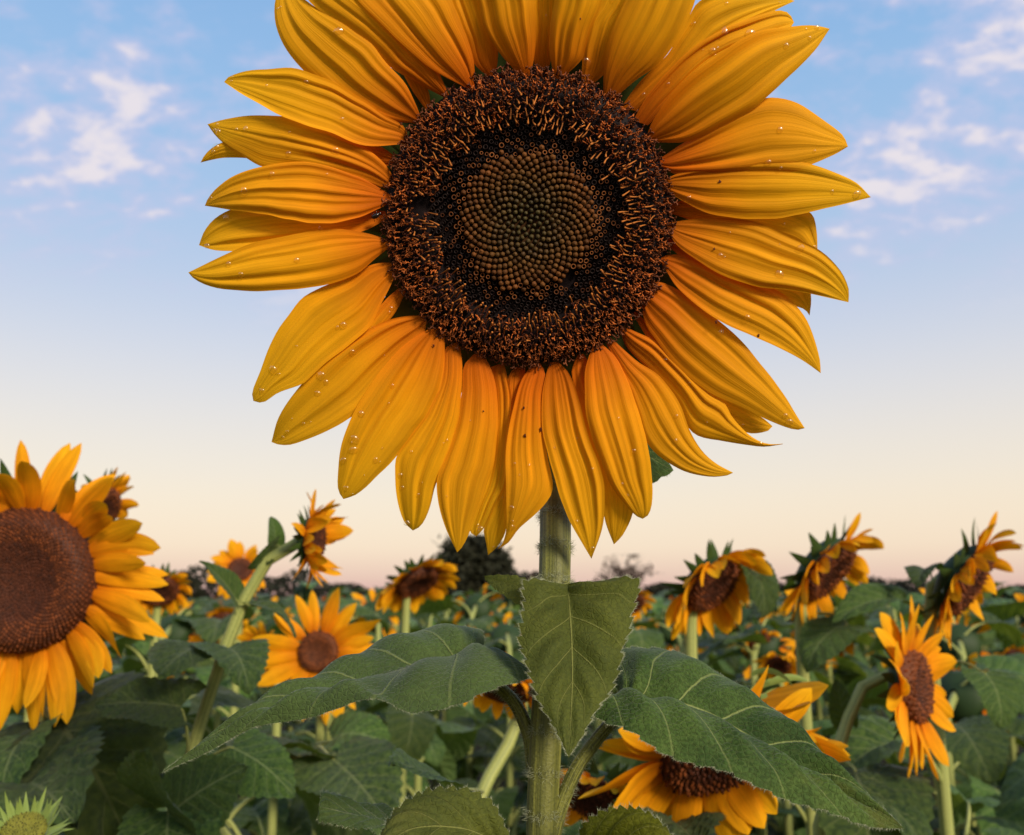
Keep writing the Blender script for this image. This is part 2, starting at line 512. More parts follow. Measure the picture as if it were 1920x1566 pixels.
stem_px = [(1034, 520, .430), (1036, 700, .437), (1040, 900, .430), (1041, 1000, .420), (1040, 1080, .412), (1034, 1200, .405), (1026, 1340, .400), (1019, 1480, .397), (1016, 1600, .396)]
stem_pts = [HEAD - HN * 0.016, HEAD - HN * 0.045 + np.array([0, 0.005, -0.012])] + [atY(x, y, Y) for x, y, Y in stem_px[2:]]
last = stem_pts[-1]
stem_pts += [last + np.array([-0.004, 0.004, -0.25]), np.array([last[0] - 0.012, last[1] + 0.01, 0.7]), np.array([last[0] - 0.01, last[1] + 0.01, -0.02])]
sf = empty('sunflower', (stem_pts[-1][0], stem_pts[-1][1], 0))
tag(sf, 'big dew-covered sunflower facing the viewer, sharp in the foreground', 'sunflower')

V, Fc, uv, nr = tube(stem_pts, [.0085, .0075, .0066, .0068, .0068, .0067, .0067, .0068, .007, .0075, .010, .013], 110, 20)
stem = part('stem', V, Fc, 'stem', sf, uv)
# hairs on the part of the stem that can be seen
sel = np.where((V[:, 2] > 1.28) & (V[:, 2] < HEAD[2] - 0.02))[0]
pick = rng.choice(sel, 9500)
jit = rng.normal(0, 0.0012, (9500, 3))
hb = V[pick] + jit - nr[pick] * np.sum(jit * nr[pick], 1)[:, None] - nr[pick] * 0.0002
hv, hf = hairs(hb, nr[pick], 0.0032, 0.000075, 0.45)
part('hair', hv, hf, 'hair', stem, kind='stuff')

# ---- rays (petals), each edge read off the photograph from base to tip: (layer, edge, edge)
PET = [
 (1.0, [(779,232),(700,222),(625,182),(568,131),(533,87),(517,45),(516,0),(535,-40)], [(790,222),(765,165),(720,112),(690,77),(635,40),(572,0),(535,-40)]),
 (3.0, [(800,208),(770,165),(740,110),(700,60),(650,0)], [(808,205),(803,170),(780,120),(740,60),(650,0)]),
 (0.5, [(831,182),(771,150),(733,127),(708,100),(683,77),(630,40),(578,0),(552,-50),(580,-95)], [(842,178),(805,100),(750,30),(680,-40),(580,-95)]),
 (0.0, [(879,168),(812,131),(777,104),(725,54),(671,0),(640,-60),(690,-120)], [(890,166),(889,119),(882,88),(865,46),(846,0),(790,-80),(690,-120)]),
 (2.2, [(915,144),(889,119),(872,70),(845,10),(825,-60),(850,-140)], [(930,140),(934,98),(930,50),(912,-40),(850,-140)]),
 (1.0, [(980,150),(935,97),(915,68),(900,20),(890,-50),(925,-150)], [(992,146),(1001,112),(1005,60),(1002,0),(985,-70),(925,-150)]),
 (3.0, [(1010,142),(1001,113),(996,60),(990,0),(1010,-130)], [(1025,142),(1036,100),(1045,40),(1048,0),(1010,-130)]),
 (1.1, [(1040,148),(1030,94),(1032,42),(1040,0),(1046,-60),(1075,-160)], [(1054,148),(1090,112),(1098,90),(1110,52),(1128,0),(1128,-80),(1075,-160)]),
 (2.0, [(1090,156),(1093,94),(1105,42),(1128,0),(1150,-60),(1190,-120)], [(1112,158),(1140,130),(1162,60),(1195,0),(1215,-60),(1190,-120)]),
 (0.7, [(1131,180),(1133,125),(1147,60),(1173,0),(1205,-60),(1270,-130)], [(1152,185),(1193,150),(1237,119),(1264,83),(1287,46),(1303,0),(1312,-50),(1270,-130)]),
 (2.4, [(1164,202),(1199,154),(1253,100),(1287,40),(1310,4),(1360,-18),(1430,-20),(1490,2)], [(1192,208),(1236,180),(1302,118),(1378,64),(1455,19),(1490,2)]),
 (1.5, [(1187,226),(1220,171),(1291,96),(1349,58),(1391,40),(1453,20),(1478,24),(1489,42)], [(1215,235),(1262,190),(1340,120),(1420,85),(1475,60),(1489,42)]),
 (0.2, [(1212,258),(1222,230),(1266,169),(1328,117),(1412,62),(1491,49),(1530,48),(1556,54)], [(1222,267),(1293,265),(1360,233),(1412,204),(1441,179),(1495,129),(1530,92),(1556,54)]),
 (1.3, [(1236,298),(1286,265),(1351,225),(1417,188),(1450,182),(1493,193),(1548,228),(1581,254),(1590,275)], [(1242,315),(1268,327),(1380,335),(1470,326),(1522,308),(1565,290),(1590,275)]),
 (0.3, [(1243,340),(1264,328),(1340,307),(1406,299),(1493,302),(1548,317),(1603,341),(1633,370)], [(1246,354),(1275,374),(1329,400),(1395,410),(1461,409),(1526,396),(1590,381),(1633,370)]),
 (2.6, [(1254,383),(1300,372),(1400,376),(1480,385),(1521,400),(1531,432),(1533,472)], [(1257,400),(1330,425),(1420,460),(1500,484),(1533,472)]),
 (0.5, [(1250,418),(1262,416),(1311,410),(1366,409),(1412,415),(1486,444),(1534,468),(1574,505),(1591,540),(1591,567)], [(1251,428),(1267,457),(1302,485),(1355,516),(1421,538),(1464,542),(1519,551),(1591,567)]),
 (2.6, [(1253,447),(1350,470),(1450,500),(1512,525),(1521,560),(1518,592)], [(1253,462),(1330,525),(1420,565),(1480,572),(1508,580),(1518,592)]),
 (1.2, [(1238,484),(1247,479),(1290,478),(1340,492),(1399,518),(1453,542),(1497,577),(1521,619),(1537,673),(1539,700)], [(1241,495),(1274,544),(1346,600),(1420,634),(1472,658),(1508,678),(1539,700)]),
 (2.0, [(1204,550),(1228,528),(1274,545),(1346,600),(1387,636),(1429,686),(1468,737),(1493,778),(1509,803)], [(1201,560),(1210,606),(1229,636),(1270,689),(1330,737),(1387,762),(1445,790),(1491,806),(1509,803)]),
 (2.7, [(1162,610),(1192,622),(1229,640),(1280,689),(1330,738),(1358,756),(1372,780),(1399,811),(1426,828),(1445,833),(1468,832)], [(1163,622),(1176,652),(1222,700),(1270,757),(1298,811),(1353,827),(1399,834),(1432,838),(1468,833)]),
 (3.5, [(1188,580),(1260,650),(1330,722),(1400,765),(1432,785),(1448,799)], [(1188,592),(1250,690),(1330,775),(1380,803),(1408,813),(1440,808),(1448,800)]),
 (1.6, [(1144,632),(1192,675),(1238,707),(1275,758),(1295,811),(1318,847),(1341,868),(1374,886)], [(1137,645),(1158,690),(1182,739),(1197,788),(1213,831),(1243,861),(1284,884),(1330,894),(1362,892),(1374,887)]),
 (0.4, [(1112,646),(1099,686),(1096,720),(1101,787),(1123,855),(1144,908),(1176,951),(1195,969),(1205,973)], [(1126,642),(1158,675),(1184,732),(1203,790),(1214,833),(1222,890),(1223,940),(1216,965),(1205,973)]),
 (0.5, [(1031,680),(1024,702),(1016,747),(1018,814),(1032,868),(1045,916),(1066,973),(1096,1026),(1109,1048)], [(1046,678),(1066,699),(1085,747),(1101,812),(1123,868),(1134,922),(1132,975),(1124,1008),(1109,1048)]),
 (2.6, [(1083,665),(1072,699),(1088,760),(1110,855),(1128,940),(1136,982),(1151,1021)], [(1094,664),(1110,690),(1160,800),(1188,900),(1187,962),(1168,1003),(1151,1021)]),
 (1.3, [(999,682),(978,712),(962,766),(950,828),(948,881),(949,935),(949,995),(940,1024),(933,1030)], [(1012,681),(1022,699),(1017,747),(1026,855),(1037,908),(1032,930),(1010,959),(973,991),(953,1018),(933,1030)]),
 (3.2, [(967,688),(954,704),(950,780),(940,900),(926,943),(907,991),(911,1015),(915,1041)], [(985,690),(982,760),(968,850),(955,950),(947,1000),(930,1028),(915,1041)]),
 (2.5, [(932,684),(919,691),(922,747),(925,814),(915,881),(887,962),(880,995),(893,1006)], [(945,682),(958,742),(952,828),(946,900),(924,954),(906,992),(893,1006)]),
 (1.6, [(889,664),(870,686),(866,735),(853,805),(831,866),(819,900),(822,943),(835,989),(857,1036)], [(904,662),(920,689),(931,732),(934,790),(926,866),(905,934),(884,989),(868,1024),(857,1036)]),
 (1.0, [(847,645),(835,654),(828,713),(800,775),(768,820),(743,857),(741,897),(746,943),(758,979),(774,995)], [(858,642),(863,651),(867,698),(859,790),(837,868),(816,912),(804,958),(789,986),(774,995)]),
 (0.1, [(814,616),(795,621),(743,661),(690,729),(660,781),(641,830),(634,882),(634,919),(644,936)], [(833,612),(834,652),(831,707),(810,768),(773,820),(740,860),(706,894),(669,927),(644,936)]),
 (0.7, [(796,592),(771,592),(732,599),(674,626),(630,655),(586,696),(547,744),(521,786),(509,829)], [(800,602),(795,625),(740,692),(704,740),(680,770),(660,781),(630,800),(581,822),(545,834),(523,834),(509,829)]),
 (1.5, [(742,496),(722,492),(690,499),(640,526),(591,543),(557,570),(528,609),(506,647),(489,694),(473,735),(475,752)], [(745,505),(737,526),(715,570),(693,613),(664,640),(618,675),(586,703),(567,720),(521,737),(493,755),(475,752)]),
 (3.0, [(748,540),(725,560),(690,600),(650,650),(600,700)], [(762,546),(733,598),(690,640),(640,680),(600,700)]),
 (0.8, [(733,452),(687,437),(615,429),(556,439),(484,453),(431,473),(388,494),(353,511)], [(736,459),(699,489),(671,513),(627,530),(592,538),(496,546),(424,543),(388,535),(364,523),(353,511)]),
 (2.3, [(722,396),(640,392),(550,385),(470,384),(431,393),(400,413),(382,436),(373,460)], [(727,410),(680,434),(600,452),(500,470),(431,471),(400,469),(373,460)]),
 (0.4, [(733,366),(699,345),(671,331),(580,304),(493,312),(436,331),(402,357),(386,379),(384,386)], [(733,380),(711,391),(675,407),(616,419),(544,412),(484,400),(429,393),(384,386)]),
 (1.1, [(740,338),(723,309),(683,276),(627,250),(556,225),(532,218),(469,217),(424,223),(389,233)], [(735,350),(721,353),(680,340),(580,322),(493,313),(460,295),(424,273),(402,252),(389,233)]),
 (2.8, [(746,298),(716,276),(650,258),(550,250),(450,258),(416,267),(397,278),(383,292),(376,305)], [(745,306),(726,311),(650,315),(550,308),(465,297),(421,296),(397,300),(376,305)]),
 (0.3, [(766,258),(757,237),(723,216),(651,168),(570,132),(520,128),(460,134),(429,144),(420,154)], [(764,269),(747,271),(683,273),(615,247),(568,233),(529,218),(484,194),(448,173),(420,154)]),
]
NS, NTT = 34, 35
petal_data = []
for pi, (lay, e1, e2) in enumerate(PET):
    rs = np.random.default_rng(100 + pi)
    A, B = resample(e1, NS), resample(e2, NS)
    for E in (A, B):
        q_ = np.arange(NS)
        jn = np.sin(q_ * rs.uniform(.5, 1.1) + rs.uniform(0, 6))[:, None] * rs.normal(0, .5, 2) + np.sin(q_ * rs.uniform(.9, 1.5) + rs.uniform(0, 6))[:, None] * rs.normal(0, .25, 2)
        E += jn * np.sin(math.pi * q_ / (NS - 1))[:, None]
    s = np.linspace(0, 1, NS)[:, None]
    tt = np.linspace(-1, 1, NTT)[None, :]
    a = (tt[..., None] + 1) / 2
    Pp = A[:, None] * (1 - a) + B[:, None] * a
    nr_ = rs.uniform(1.9, 3.1)
    ph = rs.uniform(-0.4, 0.4)
    env = np.sin(math.pi * np.clip(s * 0.94 + 0.05, 0, 1)) ** 0.6
    W = -lay * 3.1 * MM * (0.4 + 0.6 * np.minimum(1, s * 2)) - 1.5 * MM
    W = W + 13 * MM * np.sin(s * math.pi * 0.62) - rs.uniform(0, 9) * MM * s ** 3.5
    W = W + rs.uniform(-0.6, 2.6) * MM * (1 - tt ** 2) * env
    W = W + rs.uniform(-1.6, 1.6) * MM * tt * env
    wid = np.linalg.norm(A - B, axis=1)[:, None] / 100
    amp = env * np.minimum(1, wid * 1.4)
    for fq, am in ((nr_, .50), (nr_ * rs.uniform(1.5, 1.9), .24), (nr_ * rs.uniform(2.3, 3.0), .11)):
        W = W - am * rs.uniform(.75, 1.6) * MM * np.cos(math.pi * fq * (tt + rs.uniform(-.5, .5)) + rs.uniform(-.35, .35) * np.sin(s * 2 + rs.uniform(0, 6))) * amp * (0.7 + 0.4 * np.sin(s * rs.uniform(3, 7) + pi))
    for q in range(rs.integers(3, 6)):          # narrow creases along the veins
        tc_ = rs.uniform(-.75, .75); sg = rs.uniform(.05, .11)
        W = W - rs.uniform(.25, .70) * MM * np.exp(-((tt - tc_ * (1 - .25 * s)) / sg) ** 2) * amp * np.clip(rs.uniform(.5, 1.2) + .5 * np.sin(s * 3 + rs.uniform(0, 6)), 0, 1.2)
    W = W + rs.uniform(.05, .4) * MM * np.sin(s * rs.uniform(4, 8) + rs.uniform(0, 6)) * np.abs(tt) ** 2 * np.sign(tt + .001) * amp
    X = on_head(Pp.reshape(-1, 2), W.ravel())
    uv = np.stack([np.broadcast_to((tt + 1) / 2, (NS, NTT)), np.broadcast_to(s, (NS, NTT))], -1).reshape(-1, 2)
    po = part('petal', X, grid(NS, NTT), 'petal', sf, uv)
    petal_data.append((po, Pp, X.reshape(NS, NTT, 3), W))

# ---- dew on the petals
def drop(c, n, r, flat, rs):
    n = n / np.linalg.norm(n)
    u = np.cross(n, rs.normal(0, 1, 3)); u /= np.linalg.norm(u)
    v = np.cross(n, u)
    ax = rs.uniform(0.8, 1.45)
    V = []
    for th in (0.0, 0.6, 1.15, 1.62):
        k = 8
        for q in range(k):
            f = q / k * 2 * math.pi
            V.append(c + n * (math.cos(th) * r * flat + 0.00008) + (u * math.cos(f) * ax + v * math.sin(f)) * math.sin(th) * r)
    Fc = grid(4, 8, True)
    return np.array(V), Fc


drops = []
rs = np.random.default_rng(5)
for pi, (po, Pp, X, W) in enumerate(petal_data):
    cx, cy = Pp[NS // 2, NTT // 2]
    wet = 7 if cx > 1150 and cy < 420 else (9 if cy > 560 and cx < 860 else 4)
    for k in range(rs.poisson(wet)):
        i = int(np.clip(rs.beta(2.6, 1.4) * NS, 3, NS - 3)); j = rs.integers(4, NTT - 5)
        nn = np.cross(X[i + 1, j] - X[i - 1, j], X[i, j + 1] - X[i, j - 1])
        if nn @ HN < 0: nn = -nn
        c = X[i, j] + (X[i + 1, j] - X[i, j]) * rs.random() * 0.5
        drops.append(drop(c, nn, rs.choice([0.0005, 0.0008, 0.0012, 0.0017], p=[.3, .3, .25, .15]), rs.uniform(0.5, 0.75), rs))
V, Fc = joined(drops)
part('dew', V, Fc, 'water', sf, kind='stuff')

# ---- brown specks on the petals
def nearest(px, py, pis=None):
    best = None
    for k, (po, Pp, X, W) in enumerate(petal_data):
        d = np.hypot(Pp[..., 0] - px, Pp[..., 1] - py)
        i = np.unravel_index(np.argmin(d), d.shape)
        if d[i] < 12 and (best is None or W[i] > best[0]):
            best = (W[i], po, X[i])
    return best


sp = []
for (x, y, r) in [(982, 765, .0007), (984, 817, .0009), (1014, 806, .0009), (1350, 341, .0009), (1339, 467, .0006), (1343, 604, .0007), (1422, 629, .0007), (813, 648, .0007), (906, 771, .0005), (1088, 35, .0005), (752, 232, .0006)]:
    b = nearest(x, y)
    if b is None: continue
    c = on_head([(x, y)], b[0] + 0.0005)[0]
    k = 9
    rr = np.random.default_rng(int(x))
    rad = r * (0.6 + 0.7 * rr.random(k))
    ang = np.arange(k) / k * 2 * math.pi
    Vb = np.vstack([c + HN * 0.0002] + [c + HU * math.cos(f) * q * .8 + HV * math.sin(f) * q for f, q in zip(ang, rad)])
    part('blemish', Vb, [(0, i + 1, (i + 1) % k + 1) for i in range(k)], 'blemish', b[1])

# ---- bracts behind the petals, and the green back of the head
def bract_mesh(c, d, n, L, Wd, lift, ns=7, nt=5):
    sd = np.cross(n, d)
    s = np.linspace(0, 1, ns)[:, None, None]; tt = np.linspace(-1, 1, nt)[None, :, None]
    hw = Wd * np.power(np.clip(1 - s, 0, 1), 0.75) * (0.75 + 0.6 * s * (1 - s))
    P = c + d * s * L + sd * tt * hw + n * (lift * L * s ** 2 - 0.15 * hw * tt ** 2)
    uv = np.stack(np.broadcast_arrays((tt[..., 0] + 1) / 2, s[..., 0]), -1).reshape(-1, 2)
    return P.reshape(-1, 3), grid(ns, nt), uv


for k in range(60):
    a = k / 60 * 2 * math.pi + rng.uniform(-.05, .05)
    d = HU * math.cos(a) + HV * math.sin(a)
    lay = k % 3
    V, Fc, uv = bract_mesh(HEAD + d * RD * 0.92 - HN * (0.0108 + lay * 0.0014), d, HN, RD * rng.uniform(0.40, 0.62), RD * 0.17, rng.uniform(0.0, 0.08))
    part('bract', V, Fc, 'bract', sf, uv)
ang = np.arange(40) / 40 * 2 * math.pi
rings = [(1.0, -.011), (1.03, -.013), (0.95, -.020), (0.7, -.027), (0.4, -.032), (0.17, -.036)]
V = np.array([HEAD + (HU * math.cos(f) + HV * math.sin(f)) * RD * r + HN * z for r, z in rings for f in ang])
part('receptacle', V, grid(len(rings), 40, True), 'receptacle', sf)

# ---- the disc: a low cushion carrying florets in a golden-angle spiral
def disc_h(r):
    return np.interp(r, [0, .18, .42, .50, .64, .80, .92, 1.0, 1.03], [.0012, .0022, .0026, .0012, .0012, .0030, .0022, -.0012, -.006])


rr = np.linspace(0.01, 1.03, 22)
V = np.array([HEAD + (HU * math.cos(f) + HV * math.sin(f)) * RD * r + HN * (disc_h(r) - (0.0007 if r < .46 else 0.0022)) for r in rr for f in ang])
disc = part('disc', V, grid(22, 40, True), 'disc', sf)
disc.data.materials.append(M['disc_inner'])
disc.data.polygons.foreach_set('material_index', [1 if i // 40 < 9 else 0 for i in range(len(disc.data.polygons))])


def lathe(prof, seg=7, close=True):
    V = [(r * math.cos(q / seg * 2 * math.pi), r * math.sin(q / seg * 2 * math.pi), z) for r, z in prof for q in range(seg)]
    Fc = grid(len(prof), seg, True)
    if close: Fc.append(tuple((len(prof) - 1) * seg + q for q in range(seg)))
    return np.array(V), Fc


U = RD / 268.0 * 1.0            # one photograph pixel in metres at the disc
# bud: a squat five-sided knob with a little point; open floret: a cup with a rim; anther: a bent stick with a knob
bud = lathe([(5.2 * U, -9 * U), (5.7 * U, 0), (5.4 * U, 3.4 * U), (3.9 * U, 5.0 * U), (1.7 * U, 5.7 * U), (0.8 * U, 6.8 * U)], 6)
cup = lathe([(3.6 * U, -8 * U), (4.6 * U, 1 * U), (5.4 * U, 4.5 * U), (4.7 * U, 5.2 * U), (3.4 * U, 4.2 * U), (2.6 * U, -2 * U)], 8)


def stick(L, bend, seg=6):
    V, Fc, _, _ = tube([(0, 0, -5 * U), (0, 0, 2 * U), (bend * 3 * U, 0, L * .5), (bend * 9 * U, 0, L)], [1.2 * U, 1.25 * U, 1.2 * U, 1.2 * U, 1.5 * U, 1.9 * U], 8, seg)
    return V, Fc


def fork(L, op, seg=4):
    P = []
    V0, F0, _, _ = tube([(0, 0, -6 * U), (0, 0, 0), (0, 0, L * .5)], [1.9 * U, 1.7 * U, 1.4 * U], 4, seg)
    P.append((V0, F0))
    for sg in (-1, 1):
        v, f, _, _ = tube([(0, 0, L * .45), (sg * op * 2.4 * U, sg * .6 * U, L * .75), (sg * op * 4.6 * U, sg * 1.0 * U, L * .85), (sg * op * 5.6 * U, 0, L * .62)], [1.4 * U, 1.35 * U, 1.1 * U, 0.5 * U], 6, seg)
        P.append((v, f))
    return joined(P)


def jag(vf, sd):
    r_ = np.random.default_rng(sd)
    return (vf[0] * (1 + r_.normal(0, .09, vf[0].shape)), vf[1])


buds = [jag(bud, k) for k in range(7)]
buds_me = [mesh('floret_bud', *b, 'floret') for b in buds]
cup_me = [mesh('open_floret', *cup, 'floret')]
cup_me[0].materials.append(M['disc'])
cup_me[0].polygons.foreach_set('material_index', [0 if 16 <= i < 32 else 1 for i in range(len(cup_me[0].polygons))])
sticks = [stick(random.uniform(17, 27) * U, random.uniform(-.7, .7)) for _ in range(8)]
stick_me = [mesh('anther_tube', *k, 'floret') for k in sticks]
forks = [fork(random.uniform(9, 14) * U, random.uniform(0.7, 1.3)) for _ in range(8)]

CF = 6.0
NF = int((262 / CF) ** 2)
GA = math.pi * (3 - math.sqrt(5))
rs = np.random.default_rng(11)
mixV, mixF, mixC, off = [], [], [], 0
cnt = {'bud': 0, 'cup': 0, 'stick': 0}
order = list(range(NF))[::-1]
holes = [(790, 386, 17), (1062, 520, 15)]


def basis(zv, spin):
    zv = zv / np.linalg.norm(zv)
    x = np.cross(HV, zv); x /= np.linalg.norm(x)
    y = np.cross(zv, x)
    c, s_ = math.cos(spin), math.sin(spin)
    return np.stack([x * c + y * s_, -x * s_ + y * c, zv], 1)


def put(kind, me, vf, R3, pos, col, limit):
    global off
    if kind and cnt[kind] < limit:
        cnt[kind] += 1
        m4 = Matrix.Identity(4)
        for i in range(3):
            for j in range(3): m4[i][j] = R3[i, j]
            m4[i][3] = pos[i] - ORG[sf.name][i]
        o = link(me.name.split('.')[0], me, disc, m4)
        o.color = (*col, 1)
    else:
        v, f = vf
        mixV.append(v @ R3.T + pos); mixF.extend([tuple(q + off for q in p) for p in f]); off += len(v)
        mixC.append(np.broadcast_to(col, (len(v), 3)))


for i in order:
    rp = CF * math.sqrt(i + 0.5)
    a = i * GA
    wob = 1 + 0.03 * math.sin(3 * a + 1) + 0.025 * math.sin(5 * a)
    rp_n = rp / 268.0
    x_, y_ = HC[0] + rp * math.cos(a), HC[1] - rp * math.sin(a)
    hole = any(math.hypot(x_ - hx, y_ - hy) < hr for hx, hy, hr in holes)
    d = HU * math.cos(a) + HV * math.sin(a)
    pos = HEAD + d * RD * rp_n + HN * float(disc_h(rp_n))
    zone = rp / wob + rs.normal(0, 5.5)
    j3 = rs.normal(0, 0.10, 3)
    if zone < 126:
        tmix = min(1, max(0, (rp - 25) / 95)) * rs.uniform(0.75, 1.1)
        col = np.array([.046, .034, .009]) * (1 - tmix) + np.array([.120, .042, .010]) * tmix
        col = col * rs.uniform(0.55, 1.25)
        sc = 0.74 + 0.26 * min(1, rp / 90)
        kb = rs.integers(7)
        put('bud', buds_me[kb], buds[kb], basis(HN + d * 0.10 + j3 * 1.6, rs.uniform(0, 6)) * sc * rs.uniform(.86, 1.06), pos + HN * rs.normal(0, .8) * U, col, 300)
    elif zone < 178:
        if hole: continue
        dim = rs.random() < np.interp(zone, [126, 140, 165], [.05, .35, .75])
        near = max(0, 1 - (zone - 126) / 38)
        col = np.array([.05, .016, .006]) + np.array([.24, .085, .022]) * near * rs.uniform(.4, 1)
        if dim: col = np.array([.010, .004, .003])  # sunken unlit cups: their shade is put into the colour as near-black
        put('cup' if not dim else None, cup_me[0], cup, basis(HN + d * .15 + j3 * 1.6, rs.uniform(0, 6)) * rs.uniform(.62, .98), pos - HN * (5 * U if dim else rs.uniform(0, 3) * U), col, 300)
    elif zone < 228 and rs.random() < 0.60:
        if hole: continue
        k = rs.integers(8)
        lean = rs.uniform(0.35, 1.05) * np.clip((236 - zone) / 40, .2, 1)
        tone_ = rs.uniform(.6, 1.15)
        col = np.array([.40, .135, .028]) * tone_
        bz = HN * .75 - d * lean + rs.normal(0, .12, 3)
        put('stick', stick_me[k], sticks[k], basis(bz, rs.uniform(0, 6)), pos + HN * 3 * U, col, 300)
        v, f = forks[rs.integers(8)]
        put(None, None, (v, f), basis(HN + d * .3 + j3 * 2, rs.uniform(0, 6)) * .8, pos + d * 4 * U, np.array([.055, .014, .008]), 0)
    else:
        if hole: continue
        for q in range(3):
            k = rs.integers(8)
            col = np.array([.31, .078, .014]) * rs.choice([.2, .5, 1.0, 1.7], p=[.25, .3, .3, .15])
            outw = np.clip((zone - 200) / 60, 0, 1)
            put(None, None, forks[k], basis(HN + d * (.25 + .7 * outw) + rs.normal(0, .3, 3), rs.uniform(0, 6)) * rs.uniform(.55, .95),
                pos + (HU * rs.normal(0, 3.4) + HV * rs.normal(0, 3.4)) * U, col, 0)
# ragged rim
for i in range(420):
    a = rs.uniform(0, 2 * math.pi)
    d = HU * math.cos(a) + HV * math.sin(a)
    pos = HEAD + d * RD * rs.uniform(.96, 1.02) + HN * rs.uniform(-.003, .0)
    put(None, None, forks[rs.integers(8)], basis(HN * .5 + d * 1.0 + rs.normal(0, .35, 3), rs.uniform(0, 6)) * rs.uniform(.8, 1.2), pos, np.array([.13, .036, .012]) * rs.uniform(.4, 1.5), 0)
part('floret_fringe', np.vstack(mixV), mixF, 'floret_mixed', disc, kind='stuff', tone=np.vstack(mixC))


# ---- the near plant's leaves
def hero_leaf(root, back, mid, front, mat='leaf_hero', bulge=0.004, teeth=19, tooth=0.0027, ns=120, nh=11, hair=2600, petiole=None, prad=(.0030, .0028, .0026), quilt=.0018, nv=6.5, name='leaf', extra=None):
    E = [resample([atY(*p) for p in L], ns) for L in (back, mid, front)]
    s = np.linspace(0, 1, ns)
    cols = []
    tv = np.linspace(-1, 1, 2 * nh + 1)
    upv = np.array([0, -0.35, 0.94])
    for t_ in tv:
        e = E[0] if t_ < 0 else E[2]
        q = abs(t_)
        P = E[1] * (1 - q) + e * q
        side = e - E[1]
        wl = np.linalg.norm(side, axis=1)[:, None]
        Tn = np.gradient(E[1], axis=0)
        nn = np.cross(Tn, side) * (1 if t_ < 0 else -1)
        nn /= np.linalg.norm(nn, axis=1)[:, None] + 1e-9
        sg = np.sign(nn @ upv); sg[sg == 0] = 1
        nn = nn * np.median(sg)
        P = P + nn * (bulge * 4 * q * (1 - q) * np.minimum(1, wl / 0.02))
        ph = (s - 0.30 * q ** 0.8) * nv
        P = P + nn * (quilt * np.cos(2 * math.pi * (ph))[:, None] * math.sin(math.pi * min(1, q * 1.1)) * np.minimum(1, wl / 0.02))
        P = P + nn * (0.0012 * np.sin(s * 23 + t_ * 2)[:, None] * q ** 3 * np.minimum(1, wl / 0.015))
        if q > 0.99:
            tooth_s = np.abs(((s * teeth) % 1.0) - 0.15)
            P = P + side / (wl + 1e-9) * (tooth * (0.6 - tooth_s))[:, None] * np.minimum(1, wl / 0.012)
        cols.append(P)
    X = np.stack(cols, 1)
    nt = len(tv)
    uv = np.stack(np.meshgrid((tv + 1) / 2, s), -1).reshape(-1, 2)
    lf = part(name, X.reshape(-1, 3), grid(ns, nt), mat, root, uv)
    # downy margin
    hb, hn = [], []
    for k in range(hair):
        j = 0 if rng.random() < .5 else nt - 1
        i = rng.integers(1, ns - 2)
        f = rng.random()
        p = X[i, j] * (1 - f) + X[i + 1, j] * f
        out = X[i, j] - X[i, 1 if j == 0 else nt - 2]
        out = out / (np.linalg.norm(out) + 1e-9)
        hb.append(p - out * .0002); hn.append(out + np.array([0, 0, .35]))
    if hair:
        hv, hf = hairs(hb, hn, .0016, .00006, .35)
        part('hair', hv, hf, 'hair', lf, kind='stuff')
    if petiole:
        V, Fc, uv2, nr2 = tube([atY(*p) for p in petiole], prad, 30, 12)
        pt = part('petiole', V, Fc, 'stem', lf, uv2)
        if hair:
            pk = rng.integers(0, len(V), 900)
            jt = rng.normal(0, .0008, (900, 3)); jt -= nr2[pk] * np.sum(jt * nr2[pk], 1)[:, None]
            hv, hf = hairs(V[pk] + jt, nr2[pk], .0026, .00005, .4)
            part('hair', hv, hf, 'hair', lf, kind='stuff')
    return lf


# the leaf hanging in front of the stem, its left lobe folded back
front_leaf = hero_leaf(sf, [(1060, 1096, .402), (1020, 1092, .394), (984, 1092, .388), (986, 1125, .384), (979, 1165, .380), (976, 1205, .377), (986, 1228, .374), (997, 1275, .369), (1010, 1310, .366), (1030, 1345, .362), (1050, 1385, .358), (1066, 1421, .354)],
          [(1064, 1096, .404), (1067, 1130, .392), (1071, 1190, .381), (1073, 1250, .373), (1072, 1310, .366), (1069, 1370, .359), (1066, 1421, .354)],
          [(1070, 1096, .402), (1120, 1088, .396), (1170, 1085, .390), (1198, 1094, .386), (1192, 1118, .384), (1183, 1150, .381), (1180, 1185, .378), (1166, 1215, .375), (1160, 1250, .372), (1142, 1298, .368), (1115, 1335, .364), (1090, 1382, .358), (1066, 1421, .354)],
          mat='leaf_olive', nv=5.5, bulge=.003, petiole=[(1040, 1120, .408), (1052, 1106, .408), (1064, 1097, .404)], prad=(.003, .0026, .002))
hero_leaf(front_leaf, [(1000, 1094, .392), (975, 1082, .398), (940, 1078, .405), (908, 1080, .412)],
          [(990, 1112, .390), (965, 1098, .397), (935, 1090, .405), (909, 1083, .412)],
          [(984, 1140, .387), (955, 1122, .395), (928, 1104, .404), (909, 1087, .412)], mat='leaf_olive', ns=30, nh=5, teeth=6, hair=0, bulge=.001, quilt=.0002, name='leaf_lobe')
